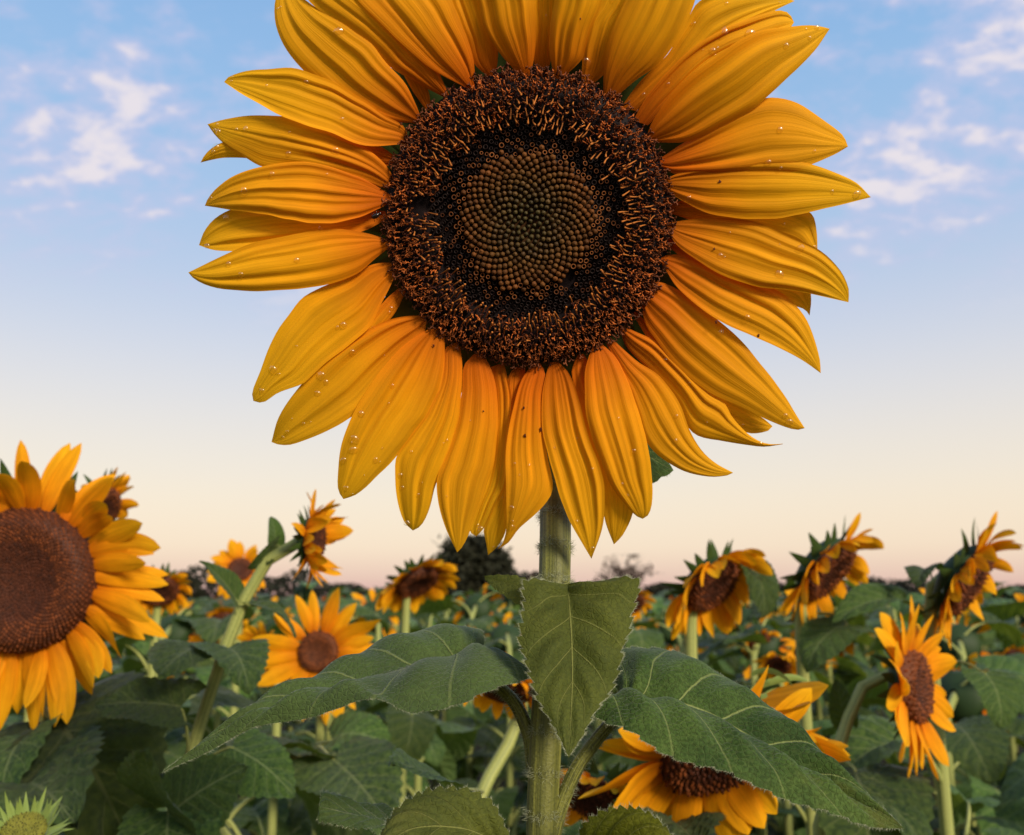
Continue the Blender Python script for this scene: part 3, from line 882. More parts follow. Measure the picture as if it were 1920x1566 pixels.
# left leaf
hero_leaf(sf, [(906, 1268, .412), (897, 1230, .424), (906, 1195, .436), (872, 1177, .444), (815, 1180, .447), (746, 1204, .444), (676, 1239, .436), (610, 1277, .426), (489, 1324, .408), (416, 1366, .400), (342, 1422, .394), (298, 1451, .392)],
          [(906, 1268, .412), (873, 1250, .413), (831, 1244, .412), (777, 1250, .409), (720, 1268, .406), (660, 1290, .404), (590, 1315, .402), (500, 1352, .398), (400, 1403, .394), (298, 1451, .392)],
          [(908, 1270, .410), (950, 1246, .398), (995, 1252, .388), (985, 1276, .380), (947, 1290, .374), (900, 1304, .370), (866, 1316, .368), (811, 1327, .367), (763, 1334, .368), (707, 1316, .372), (640, 1326, .378), (538, 1352, .386), (465, 1374, .390), (391, 1408, .392), (298, 1451, .392)],
          bulge=.008, petiole=[(1000, 1440, .402), (992, 1380, .402), (966, 1320, .404), (932, 1285, .408), (905, 1267, .412)], prad=(.0032, .0029, .0026))
# right leaf
hero_leaf(sf, [(1156, 1342, .394), (1160, 1306, .408), (1153, 1262, .420), (1170, 1216, .430), (1205, 1212, .434), (1248, 1218, .434), (1292, 1236, .432), (1330, 1258, .428), (1373, 1276, .424), (1416, 1310, .418), (1472, 1349, .408), (1527, 1404, .396), (1583, 1451, .386), (1638, 1502, .376), (1696, 1555, .366)],
          [(1155, 1342, .394), (1185, 1324, .396), (1237, 1317, .398), (1292, 1324, .397), (1356, 1353, .394), (1442, 1406, .388), (1527, 1464, .381), (1612, 1515, .373), (1696, 1555, .366)],
          [(1154, 1343, .393), (1113, 1330, .386), (1135, 1350, .378), (1177, 1372, .372), (1228, 1403, .368), (1279, 1421, .366), (1348, 1444, .364), (1399, 1467, .363), (1442, 1480, .362), (1489, 1500, .362), (1570, 1532, .363), (1634, 1548, .364), (1696, 1555, .366)],
          bulge=.007, petiole=[(1036, 1570, .396), (1052, 1510, .396), (1082, 1440, .396), (1118, 1388, .396), (1156, 1343, .394)], prad=(.0034, .0030, .0026))
# low leaves that reach up into the frame
hero_leaf(sf, [(962, 1650, .372), (960, 1590, .366), (931, 1517, .362), (897, 1492, .362), (854, 1478, .362), (811, 1480, .360), (777, 1498, .357), (738, 1522, .352), (717, 1560, .346), (706, 1600, .340)],
          [(962, 1652, .372), (930, 1585, .362), (890, 1560, .356), (840, 1550, .351), (780, 1552, .346), (740, 1570, .342), (706, 1600, .340)],
          [(962, 1654, .372), (950, 1690, .356), (900, 1680, .346), (840, 1670, .340), (780, 1650, .337), (730, 1625, .337), (706, 1600, .340)],
          mat='leaf_olive', bulge=.004, hair=900, petiole=[(1014, 1740, .392), (996, 1700, .388), (962, 1652, .372)])
hero_leaf(sf, [(1080, 1650, .376), (1078, 1600, .368), (1096, 1546, .362), (1138, 1520, .360), (1182, 1516, .358), (1222, 1530, .354), (1252, 1556, .350), (1280, 1600, .344)],
          [(1080, 1652, .376), (1110, 1600, .364), (1150, 1575, .357), (1200, 1572, .350), (1245, 1584, .346), (1280, 1600, .344)],
          [(1080, 1654, .376), (1090, 1700, .358), (1140, 1700, .350), (1200, 1670, .344), (1250, 1640, .342), (1280, 1600, .344)],
          mat='leaf_olive', bulge=.004, hair=900, petiole=[(1020, 1740, .392), (1045, 1700, .388), (1080, 1652, .376)])
hero_leaf(sf, [(775, 1560, .46), (760, 1530, .47), (720, 1515, .475), (688, 1512, .472), (640, 1497, .466), (607, 1482, .458), (598, 1512, .45)],
          [(775, 1562, .46), (740, 1545, .458), (700, 1535, .455), (650, 1525, .452), (598, 1512, .45)],
          [(775, 1565, .46), (745, 1575, .445), (700, 1560, .442), (657, 1550, .444), (597, 1538, .448), (597, 1520, .45)],
          bulge=.003, hair=500, petiole=[(1012, 1640, .41), (930, 1610, .42), (850, 1590, .445), (775, 1562, .46)])
# small leaf behind the head, and its margin seen below the petals
hero_leaf(sf, [(1120, 800, .452), (1160, 800, .456), (1205, 815, .458), (1240, 850, .458), (1263, 882, .456)],
          [(1120, 815, .450), (1160, 830, .451), (1205, 850, .452), (1240, 870, .454), (1263, 882, .456)],
          [(1120, 830, .448), (1160, 860, .446), (1205, 900, .446), (1240, 896, .450), (1263, 882, .456)],
          mat='leaf_hero', ns=24, nh=5, bulge=.002, hair=250, petiole=[(1046, 800, .44), (1085, 805, .446), (1120, 815, .450)], prad=(.0022, .002, .0018))

# ---- a small beetle by the disc
bw = [W.max() for k, (po, Pp, X, W) in enumerate(petal_data) if k == 37][0]
bp = on_head([(704, 405)], nearest(704, 405)[0] + 0.0012)[0]
be = empty('beetle', bp - HN * 0.0006)
tag(be, 'tiny dark beetle on an orange petal at the left rim of the disc', 'insect')
th = R_(25)
bx = HU * math.cos(th) + HV * math.sin(th); by = np.cross(HN, bx)
def ellipsoid(c, a, b, h, nu=8, nv=12):
    V = [c + bx * a * math.cos(p) + (by * b * math.cos(q) + HN * h * math.sin(q)) * math.sin(p) for p in np.linspace(0.05, math.pi - .05, nu) for q in np.arange(nv) / nv * 2 * math.pi]
    return np.array(V), grid(nu, nv, True) + [tuple(range(nv)), tuple((nu - 1) * nv + i for i in range(nv))]
part('body', *ellipsoid(bp, .0019, .0011, .0010), 'insect', be)
part('head', *ellipsoid(bp + bx * .0021, .0007, .0007, .0006), 'insect', be)
for k in range(6):
    q = (k % 3 - 1) * .0009; sg = 1 if k < 3 else -1
    V, Fc, _, _ = tube([bp + bx * q, bp + bx * q * 1.3 + by * sg * .0013 + HN * .0003, bp + bx * q * 1.7 + by * sg * .0019 - HN * .0006], [.00014, .00012, .00008], 6, 5)
    part('leg', V, Fc, 'insect', be)

# ================================================================== OTHER PLANTS
def leaf_shape(curl, fold, asym, wave, wd, ns=38, nh=6, seed=0):
    """heart-shaped sunflower leaf of length 1 along +y, upper face +z"""
    rs = np.random.default_rng(seed)
    s = np.linspace(0, 1, ns)[:, None]; t_ = np.linspace(-1, 1, 2 * nh + 1)[None, :]
    q = np.abs(t_)
    wsh = (s + 0.10) ** 0.42 * (1 - s) ** 0.80
    wsh = wsh / wsh.max() * wd
    x = t_ * wsh * (1 + asym * t_)
    if True:
        saw = ((s * 12.3) % 1.0 - 0.4) * 0.045
        x = x + np.sign(t_) * np.where(q > 0.99, saw, 0) * np.minimum(1, wsh / (.3 * wd))
    y = s - 0.20 * (1 - s) ** 5 * q ** 1.6 - 0.10 * q ** 2 * (1 - s) * s
    z = fold * q * wsh - 0.35 * fold * q ** 2 * wsh
    z = z + wave * np.sin(s * 9 + t_ * 2 + seed) * q ** 2 * 0.6 + 0.026 * np.cos(2 * math.pi * (s - .3 * q ** .8) * 6.5) * np.sin(math.pi * q)
    # bend along the length
    ang = -curl * (y ** 1.5 if False else np.sign(y) * np.abs(y) ** 1.4)
    yy = np.sin(np.abs(ang) + 1e-6) / (np.abs(ang) + 1e-6) * y
    zz = z * np.cos(ang) + np.sin(ang) * y * 0.62
    yy = yy - z * np.sin(ang) * 0.6
    V = np.stack([np.broadcast_to(x, yy.shape), yy, zz], -1).reshape(-1, 3)
    uv = np.stack(np.broadcast_arrays((t_ + 1) / 2, s), -1).reshape(-1, 2)
    return V, grid(ns, 2 * nh + 1), uv


LEAVES = []
for k, (cu, fo, asy, wa, wd) in enumerate([(0.9, .35, .05, .03, .40), (1.3, .15, -.06, .04, .43), (0.5, .5, .03, .03, .36), (1.6, .3, 0.0, .05, .40),
                                           (0.7, -.15, .08, .04, .44), (1.1, .6, -.05, .02, .34), (0.3, .25, 0.0, .04, .42), (2.0, .2, .06, .05, .38)]):
    V, Fc, uv = leaf_shape(cu, fo, asy, wa * 1.5, wd, seed=k)
    LEAVES.append(mesh('leaf', V, Fc, 'leaf', uv))
_pv, _pf, _pu, _ = tube([(0, -.52, -.36), (0, -.40, -.20), (0, -.20, -.05), (0, 0, 0), (0, .08, .0)], [.030, .026, .023, .018, .008], 10, 6)
PETIOLE = mesh('petiole', _pv, _pf, 'stem_far', _pu)
PET_END = np.array([0, -.52, -.36])


def m4(R3, pos):
    m = Matrix.Identity(4)
    for i in range(3):
        for j in range(3): m[i][j] = float(R3[i, j])
        m[i][3] = float(pos[i])
    return m


def add_leaf(root, rootpos, at_stem, az, L, pitch, k, roll=0.0):
    """a leaf whose stalk starts at at_stem and points towards azimuth az, blade pitched (radians, up)"""
    y = np.array([math.cos(az) * math.cos(pitch), math.sin(az) * math.cos(pitch), math.sin(pitch)])
    x = np.cross(y, [0, 0, 1.0]); x /= np.linalg.norm(x)
    z = np.cross(x, y)
    c, s_ = math.cos(roll), math.sin(roll)
    R3 = np.stack([x * c + z * s_, y, -x * s_ + z * c], 1) * L
    pos = at_stem - R3 @ PET_END - rootpos
    lf = link('leaf', LEAVES[k % len(LEAVES)], root, m4(R3, pos))
    link('petiole', PETIOLE, lf)
    return lf


def aim_leaf(root, rootpos, base, tip, nhint, k, stem_at=None, wscale=1.0):
    """a leaf laid from base to tip, upper face towards nhint, stalk to stem_at"""
    base, tip = np.asarray(base), np.asarray(tip)
    y = tip - base; L = np.linalg.norm(y) * 1.08; y = y / np.linalg.norm(y)
    n = np.asarray(nhint, float); n = n - y * (n @ y); n /= np.linalg.norm(n)
    x = np.cross(y, n)
    R3 = np.stack([x * wscale, y, n], 1) * L
    lf = link('leaf', LEAVES[k % len(LEAVES)], root, m4(R3, base - rootpos))
    if stem_at is not None:
        Ri = np.linalg.inv(R3)
        q = Ri @ (np.asarray(stem_at) - base)
        mdp = q * 0.5 + np.array([0, -.06, .05])
        V, Fc, uv, _ = tube([q, mdp, (0, 0, 0), (0, .06, 0)], [.026, .022, .018, .01], 12, 7)
        link('petiole', mesh('petiole', V, Fc, 'stem_far', uv), lf)
    return lf


def small_petal(c, d, n, L, Wd, lift, droop, twist, rs, ns=11, nt=7, g=np.array([0, 0, -1.0])):
    """petal from rim point c, starting along d, bending towards n (lift) and towards the ground (droop)"""
    P = [c]; dirv = d + n * lift * 0.5
    Ds = []
    st = L / (ns - 1)
    for i in range(ns):
        dirv = dirv / np.linalg.norm(dirv)
        Ds.append(dirv)
        if i: P.append(P[-1] + dirv * st)
        dirv = dirv + (n * lift * 0.10 + g * droop * 0.12) + rs.normal(0, .02, 3)
    P = np.array(P); Ds = np.array(Ds)
    s = np.linspace(0, 1, ns)
    hw = (s + .05) ** .55 * np.clip(1 - s, 0, 1) ** .66
    hw = Wd * hw / hw.max()
    hw[-1] = Wd * .03
    V = []
    for i in range(ns):
        sd = np.cross(n, Ds[i]); sd /= np.linalg.norm(sd) + 1e-9
        up = np.cross(Ds[i], sd)
        a = twist * s[i]
        sd2 = sd * math.cos(a) + up * math.sin(a); up2 = -sd * math.sin(a) + up * math.cos(a)
        for t_ in np.linspace(-1, 1, nt):
            V.append(P[i] + sd2 * t_ * hw[i] + up2 * hw[i] * (0.22 * (1 - t_ * t_) + .07 * math.cos(t_ * 7.5)))
    uv = np.stack(np.meshgrid(np.linspace(0, 1, nt), s), -1).reshape(-1, 2)
    return np.array(V), grid(ns, nt), uv


def head(root, C, n, Rr, Rd, seed, npet=24, droop=.3, lift=.25, discmat='disc_far', join=False, dome=.22, petmat='petal_far', bractmat='bract', fine=False, nbract=20, wl=.26, gone=(), blen=1.0):
    rs = np.random.default_rng(seed)
    n = np.asarray(n, float); n /= np.linalg.norm(n)
    u = np.cross([0, 0, 1.0], n); u /= np.linalg.norm(u); v = np.cross(n, u)
    seg = 28 if fine else 18
    ang = np.arange(seg) / seg * 2 * math.pi
    prof = [(0.02, .08), (.3, .10), (.55, .16), (.8, dome), (.95, .12), (1.02, -.10)]
    V = np.array([C + (u * math.cos(f) + v * math.sin(f)) * Rd * r + n * Rd * z for r, z in prof for f in ang])
    dk = part('disc', V, grid(len(prof), seg, True) + [tuple(range(seg))[::-1]], discmat, root)
    if not join:
        # rough floret knobs on the disc
        K = 1500 if fine else 240
        pcs, tn = [], []
        for i in range(K):
            r = math.sqrt((i + .5) / K); a = i * GA
            z = np.interp(r, [p[0] for p in prof], [p[1] for p in prof])
            c = C + (u * math.cos(a) + v * math.sin(a)) * Rd * r + n * Rd * z
            sz = Rd / math.sqrt(K) * 0.85
            dirn = n + (u * math.cos(a) + v * math.sin(a)) * .6 * r + rs.normal(0, .25, 3); dirn /= np.linalg.norm(dirn)
            p1 = np.cross(dirn, [.3, .5, .8]); p1 /= np.linalg.norm(p1); p2 = np.cross(dirn, p1)
            h = sz * (.8 + 1.1 * r * rs.random())
            vv = [c + p1 * sz - dirn * sz, c + p2 * sz - dirn * sz, c - p1 * sz - dirn * sz, c - p2 * sz - dirn * sz,
                  c + (p1 + p2) * sz * .35 + dirn * h, c + (p2 - p1) * sz * .35 + dirn * h, c - (p1 + p2) * sz * .35 + dirn * h, c + (p1 - p2) * sz * .35 + dirn * h]
            pcs.append((np.array(vv), [(0, 1, 4), (1, 5, 4), (1, 2, 5), (2, 6, 5), (2, 3, 6), (3, 7, 6), (3, 0, 7), (0, 4, 7), (4, 5, 6, 7)]))
            bt = np.array([.13, .034, .008]) if r > .55 else np.array([.060, .016, .006])
            if discmat == 'yellow_floret': bt = np.array([.12, .12, .015])
            tn.append(np.broadcast_to(bt * rs.uniform(.35, 1.5), (8, 3)))
        V, Fc = joined(pcs)
        part('floret_fringe', V, Fc, 'floret_mixed', dk, kind='stuff', tone=np.vstack(tn))
    pcs = []
    for k in range(npet):
        if k in gone: continue
        a = k / npet * 2 * math.pi + rs.uniform(-.5, .5) * 2 * math.pi / npet
        d = u * math.cos(a) + v * math.sin(a)
        L = (Rr - Rd * .95) * rs.uniform(.82, 1.12)
        c = C + d * Rd * .97 - n * Rd * (.05 + .06 * (k % 2))
        P = small_petal(c, d, n, L, L * wl * rs.uniform(.8, 1.15), lift * rs.uniform(-.8, 1.6), droop * rs.uniform(.5, 1.6), rs.normal(0, .5), rs,
                        ns=11 if not join else 5, nt=7 if not join else 3)
        if join: pcs.append(P)
        else: part('petal', *P[:2], petmat, root, P[2])
    if join and pcs:
        V, Fc = joined([p[:2] for p in pcs])
        part('petals', V, Fc, petmat, root, np.vstack([p[2] for p in pcs]))
    # back of the head with its bracts
    prof = [(1.0, -.10), (1.0, -.25), (.8, -.48), (.4, -.62), (.14, -.70)]
    V = np.array([C + (u * math.cos(f) + v * math.sin(f)) * Rd * r + n * Rd * z for r, z in prof for f in ang])
    part('receptacle', V, grid(len(prof), seg, True), 'receptacle', root)
    if not join:
        for k in range(nbract):
            a = k / nbract * 2 * math.pi + rs.uniform(-.1, .1)
            d = u * math.cos(a) + v * math.sin(a)
            dd = d + n * (rs.uniform(-.8, .15) if blen == 1 else rs.uniform(-.1, 1.2)); dd /= np.linalg.norm(dd)
            nn = n - dd * (n @ dd); nn /= np.linalg.norm(nn)
            V, Fc, uv = bract_mesh(C + d * Rd * .95 - n * Rd * .22, dd, nn, Rd * rs.uniform(.5, .85) * blen, Rd * .20, rs.uniform(-.3, .2) if blen == 1 else rs.uniform(-.1, .6))
            part('bract', V, Fc, bractmat, root, uv)
    return u, v


def auto_stem(C, n, Rd, base):
    n = np.asarray(n, float); n /= np.linalg.norm(n)
    neck = C - n * Rd * .62
    k = neck - n * Rd * .12
    f = lambda q, z: np.array([base[0] * q + k[0] * (1 - q), base[1] * q + k[1] * (1 - q), z])
    return [neck + n * Rd * .12, k, f(.45, k[2] - .012), f(.85, k[2] - .06), f(1, k[2] - .16), f(1, k[2] * .6), f(1, k[2] * .3), f(1, -.01)]


def plant(name, px, Y, n, Rr_px, Rd_px, seed, label, stem_w=.009, nleaf=9, leafL=.15, base=None, stem_path=None, group='sunflowers close behind the big one', leaf_top=.90, leaf_bot=.55, pitch0=.1, **kw):
    C = atY(px[0], px[1], Y)
    n = np.asarray(n, float) / np.linalg.norm(n)
    scale = Y / F_PX / math.cos(PITCH) * 1.0
    Rr, Rd = Rr_px * scale, Rd_px * scale
    if base is None:
        base = (C[0] - n[0] * (Rd + .012), C[1] - n[1] * (Rd + .012))
    rp = np.array([base[0], base[1], 0.0])
    root = empty(name, rp)
    tag(root, label, 'sunflower', group)
    if stem_path:
        pts = [C - n * Rd * .5] + [atY(*q) for q in stem_path]
        e = pts[-1]
        if e[2] > .2:
            pts += [np.array([e[0] * .4 + base[0] * .6, e[1] * .4 + base[1] * .6, e[2] * .55]), np.array([base[0], base[1], -.01])]
    else:
        pts = auto_stem(C, n, Rd, base)
    V, Fc, uv, _ = tube(pts, [stem_w * .8, stem_w * .85, stem_w, stem_w * 1.1, stem_w * 1.25, stem_w * 1.4], 40, 12)
    part('stem', V, Fc, 'stem_far', root, uv)
    head(root, C, n, Rr, Rd, seed, **kw)
    rs = np.random.default_rng(seed + 999)
    P = resample(pts, 60)
    zt = P[:, 2].max()
    az = rs.uniform(0, 6.28)
    for k in range(nleaf):
        f = leaf_top - (leaf_top - leaf_bot) * k / max(1, nleaf - 1)
        zz = C[2] * f
        low = np.where(P[:, 2] <= zz)[0]
        p = P[low[0]] if len(low) else P[-1]
        az += 2.4
        add_leaf(root, rp, p, az + rs.uniform(-.3, .3), leafL * rs.uniform(.75, 1.2) * (0.8 + .35 * k / max(1, nleaf)), pitch0 + rs.uniform(-.45, .35), int(rs.integers(8)), rs.uniform(-.4, .4))
    return root, rp, P


# ---- plants just behind, one by one
b1, r1, P1 = plant('sunflower', (38, 1088), .86, (.06, -1, -.12), 262, 130, 21, 'large blurred sunflower cut by the left edge of the picture', .010, 8, .15, stem_path=[(60, 1180, .92), (82, 1330, .91), (60, 1420, .90), (10, 1530, .89)], base=(-.56, .95), fine=True, npet=60, droop=.3, lift=.6, wl=.135, leaf_top=.80, leaf_bot=.45)
b2, r2, P2 = plant('sunflower', (188, 958), 1.15, (.85, -.15, -.40), 84, 46, 22, 'sunflower mostly hidden behind the large one at the left edge', .009, 6, .15, leaf_top=.8)
b3, r3, P3 = plant('sunflower', (588, 1012), .88, (.97, -.14, -.02), 96, 40, 23, 'sunflower seen in profile on a bent pale stem, facing right', .0074, 0, .12, base=(-.40, .92), npet=34, droop=.05, lift=1.1, dome=.3, wl=.22,
                   stem_path=[(562, 1022, .885), (536, 1026, .885), (508, 1044, .885), (484, 1082, .885), (450, 1140, .885), (418, 1230, .885), (378, 1350, .885), (336, 1490, .885), (322, 1560, .885)])
b4, r4, P4 = plant('sunflower', (450, 1068), 2.0, (.15, -.9, .25), 56, 22, 24, 'small sunflower behind the pale bent stem, left of centre', .010, 8, .17, npet=20, lift=.4)
b5, r5, P5 = plant('sunflower', (300, 1108), 1.7, (.3, -.62, -.6), 60, 32, 25, 'drooping orange sunflower right beside the large left one', .010, 7, .17, npet=22, droop=.9)
b6, r6, P6 = plant('sunflower', (597, 1222), 1.25, (.02, -1, .0), 118, 36, 26, 'bright yellow open sunflower with round brown centre, left of the near stem', .008, 6, .15, npet=22, droop=.05, lift=.15, discmat='disc_ring', leaf_top=.84, wl=.17)
b7, r7, P7 = plant('sunflower', (492, 1225), 1.6, (-.5, -.7, -.25), 62, 30, 27, 'dim sunflower peeping out left of the bright round one', .009, 6, .16, npet=20, droop=.4)
b8, r8, P8 = plant('sunflower', (782, 1092), 1.8, (.38, -.36, -.70), 86, 40, 28, 'nodding orange sunflower against the dark round tree', .010, 7, .18, npet=24, droop=.6)
b9, r9, P9 = plant('sunflower', (1336, 1098), 1.15, (.46, -.52, -.60), 122, 56, 29, 'nodding sunflower, leftmost of the three heads against the right sky', .010, 6, .16, npet=30, droop=1.1, lift=.4, leaf_top=.86, wl=.22)
b10, r10, P10 = plant('sunflower', (1552, 1070), 1.25, (.54, -.48, -.62), 118, 62, 30, 'sunflower tilted to the right, middle of the three heads against the sky', .010, 6, .17, npet=32, droop=.75, lift=.5, leaf_top=.84, wl=.22, gone=(3,))
b11, r11, P11 = plant('sunflower', (1812, 1092), 1.2, (.64, -.50, -.54), 132, 68, 31, 'sunflower leaning right, nearest the right edge against the sky', .010, 6, .17, npet=36, droop=.75, lift=.5, leaf_top=.84, wl=.21)
b12, r12, P12 = plant('sunflower', (1716, 1288), 1.0, (.74, -.66, .02), 152, 62, 32, 'bright sunflower turned right on a hooked stem at lower right', .008, 3, .14, npet=27, droop=.12, lift=.3, discmat='disc_ring', leaf_top=.8, wl=.23,
                      stem_path=[(1672, 1262, 1.05), (1640, 1268, 1.05), (1610, 1300, 1.045), (1580, 1380, 1.04), (1556, 1470, 1.03), (1535, 1566, 1.02)], base=(.36, 1.06))
b13, r13, P13 = plant('sunflower', (1338, 1424), .72, (.16, -.58, -.74), 232, 94, 33, 'big nodding sunflower half hidden under the right leaf', .009, 2, .14, npet=34, droop=.15, lift=.45, leaf_top=.7, wl=.24, base=(.16, .86))
b14, r14, P14 = plant('sunflower', (1120, 1500), .85, (-.35, -.5, -.65), 120, 60, 34, 'shadowed drooping sunflower low beside the near stem', .008, 3, .14, npet=22, droop=.9, leaf_top=.8)
b15, r15, P15 = plant('sunflower', (950, 1292), .98, (-.15, -.45, -.8), 92, 46, 35, 'wilting orange sunflower behind the near stem and left leaf', .009, 4, .15, npet=18, droop=1.2, leaf_top=.82,
                      stem_path=[(975, 1262, 1.02), (985, 1290, 1.03), (968, 1360, 1.02), (930, 1440, 1.0), (890, 1500, .98)], base=(-.06, 1.0))
b16, r16, P16 = plant('sunflower', (44, 1556), .60, (.12, -.50, .86), 70, 36, 36, 'green unopened sunflower bud in the lower left corner', .007, 2, .12, npet=0, discmat='yellow_floret', bractmat='bract_young', nbract=64, leaf_top=.82, blen=1.8)
for k, (x, y, Y, nx, lab) in enumerate([(1424, 1205, 2.4, .2, 'far orange sunflower head directly below the leftmost right-hand head'), (1512, 1218, 2.6, .1, 'far drooping sunflower under the middle right-hand head'),
                                        (1572, 1212, 2.8, .5, 'far sunflower just left of the hooked stem plant'), (1190, 1132, 3.2, .3, 'far sunflower beside the bare reddish tree'),
                                        (1460, 1248, 2.1, -.2, 'dim far sunflower above the curled green bracts'), (420, 1165, 2.6, .2, 'far sunflower low behind the pale bent stem'),
                                        (1895, 1235, 2.6, .1, 'far sunflower at the right edge of the field')]):
    plant('sunflower', (x, y), Y, (nx, -.6, -.55), 40 + 4 * (k % 3), 20, 50 + k, lab, .010, 8, .19, npet=18, droop=.9, group='sunflowers in the middle distance', leaf_top=.95)

# ---- leaves placed by eye on the near plants
def PX(root, rp, b, tp, n, k, st=None, ws=1.0):
    aim_leaf(root, rp, atY(*b), atY(*tp), n, k, None if st is None else atY(*st), ws)


cu = (0, -.6, .8)
PX(b3, r3, (444, 1126, .88), (392, 1042, .875), (.75, -.6, .35), 2, (448, 1140, .885), .55)
PX(b3, r3, (520, 1022, .885), (472, 1070, .87), (.7, -.6, .3), 5, (520, 1036, .885), .6)
PX(b3, r3, (516, 1020, .885), (520, 972, .875), (.6, -.8, .1), 5, (516, 1036, .885), .9)
PX(b3, r3, (472, 1136, .885), (566, 1146, .885), (0, -.12, 1), 0, (455, 1138, .885), .7)
PX(b3, r3, (408, 1212, .88), (318, 1190, .80), (-.1, -.75, .6), 4, (420, 1225, .885), 1.1)
PX(b3, r3, (424, 1216, .86), (472, 1216, .80), (.1, -.2, .95), 0, (420, 1225, .885), 1.0)
PX(b3, r3, (340, 1325, .83), (185, 1302, .825), (0, -.55, .85), 6, (345, 1470, .885), .95)
PX(b3, r3, (432, 1400, .86), (548, 1448, .835), (.1, -.6, .8), 4, (352, 1470, .885), 1.0)
PX(b3, r3, (318, 1518, .80), (250, 1440, .74), (-.2, -.85, .45), 6, (322, 1530, .885), 1.2)
PX(b3, r3, (322, 1522, .80), (420, 1440, .78), (.2, -.85, .5), 4, (325, 1530, .885), 1.2)
PX(b3, r3, (316, 1520, .80), (300, 1660, .74), (0, -.8, .6), 1, (322, 1540, .885), 1.2)
PX(b1, r1, (95, 1345, .90), (215, 1440, .80), (.2, -.7, .7), 1, (80, 1345, .91), 1.1)
PX(b1, r1, (70, 1370, .90), (-30, 1400, .80), (-.2, -.6, .75), 0, (70, 1390, .91), 1.0)
PX(b1, r1, (30, 1480, .88), (90, 1420, .74), (0, -.5, .85), 2, (25, 1495, .89), 1.0)
PX(b12, r12, (1584, 1352, 1.06), (1568, 1285, 1.05), (-.4, -.8, .4), 2, (1590, 1365, 1.04), .9)
PX(b12, r12, (1590, 1470, 1.02), (1745, 1510, .92), (.1, -.5, .85), 0, (1558, 1465, 1.03), .75)
PX(b12, r12, (1600, 1440, 1.02), (1660, 1560, .90), (.0, -.7, .7), 1, (1562, 1450, 1.03), 1.1)
PX(b15, r15, (842, 1480, .62), (758, 1408, .58), (-.2, -.55, .8), 6, (905, 1485, .98), 1.1)
PX(b9, r9, (1400, 1060, 1.18), (1462, 1082, 1.1), (.2, -.5, .8), 3, (1300, 1090, 1.22), .7)
PX(b10, r10, (1590, 1172, 1.22), (1500, 1186, 1.18), (0, -.3, .95), 1, (1535, 1150, 1.28), 1.0)
PX(b11, r11, (1700, 1130, 1.2), (1590, 1096, 1.15), (0, -.5, .85), 0, (1740, 1180, 1.25), .6)
PX(b11, r11, (1740, 1070, 1.2), (1716, 1052, 1.15), (-.4, -.5, .6), 0, (1748, 1090, 1.25), .8)
PX(b11, r11, (1846, 1262, 1.18), (1905, 1320, 1.12), (.1, -.3, .95), 1, (1780, 1240, 1.25), 1.1)
PX(b6, r6, (560, 1400, 1.1), (470, 1330, 1.0), (-.2, -.7, .6), 4, (590, 1420, 1.3), 1.0)
PX(b6, r6, (620, 1420, 1.1), (720, 1500, 1.0), (.2, -.6, .75), 6, (592, 1410, 1.3), 1.0)
PX(b6, r6, (620, 1390, 1.2), (690, 1330, 1.15), (.2, -.6, .75), 3, (592, 1400, 1.3), 1.0)
PX(b14, r14, (1240, 1560, .8), (1300, 1500, .7), (.1, -.5, .85), 2, (1160, 1600, .9), 1.0)

# curling bracts and loose petals that top the half-hidden head
C13 = atY(1400, 1290, .76)
for k in range(9):
    rs = np.random.default_rng(70 + k)
    d = np.array([.35 + .5 * rs.random(), rs.uniform(-.3, .3), .55 * rs.random() + .15]); d /= np.linalg.norm(d)
    V, Fc, uv = small_petal(C13 + np.array([rs.uniform(-.03, .02), 0, rs.uniform(-.02, .012)]), d, np.array([0, -1.0, 0]), rs.uniform(.025, .045), .0028, .2, rs.uniform(.6, 1.6), rs.normal(0, 1.2), rs)
    part('bract', V, Fc, 'bract_young', b13, uv)
for (bx_, tx_, wpx, bend) in [((1380, 1330), (1560, 1316), .017, -.25), ((1400, 1370), (1592, 1395), .013, .1), ((1420, 1400), (1590, 1408), .012, -.1)]:
    A, B = atY(*bx_, .78), atY(*tx_, .70)
    d = B - A; L = np.linalg.norm(d); d /= L
    V, Fc, uv = small_petal(A, d, np.array([0, -.75, .66]), L, wpx, .0, bend, .1, np.random.default_rng(3))
    part('petal', V, Fc, 'petal_far', b13, uv)

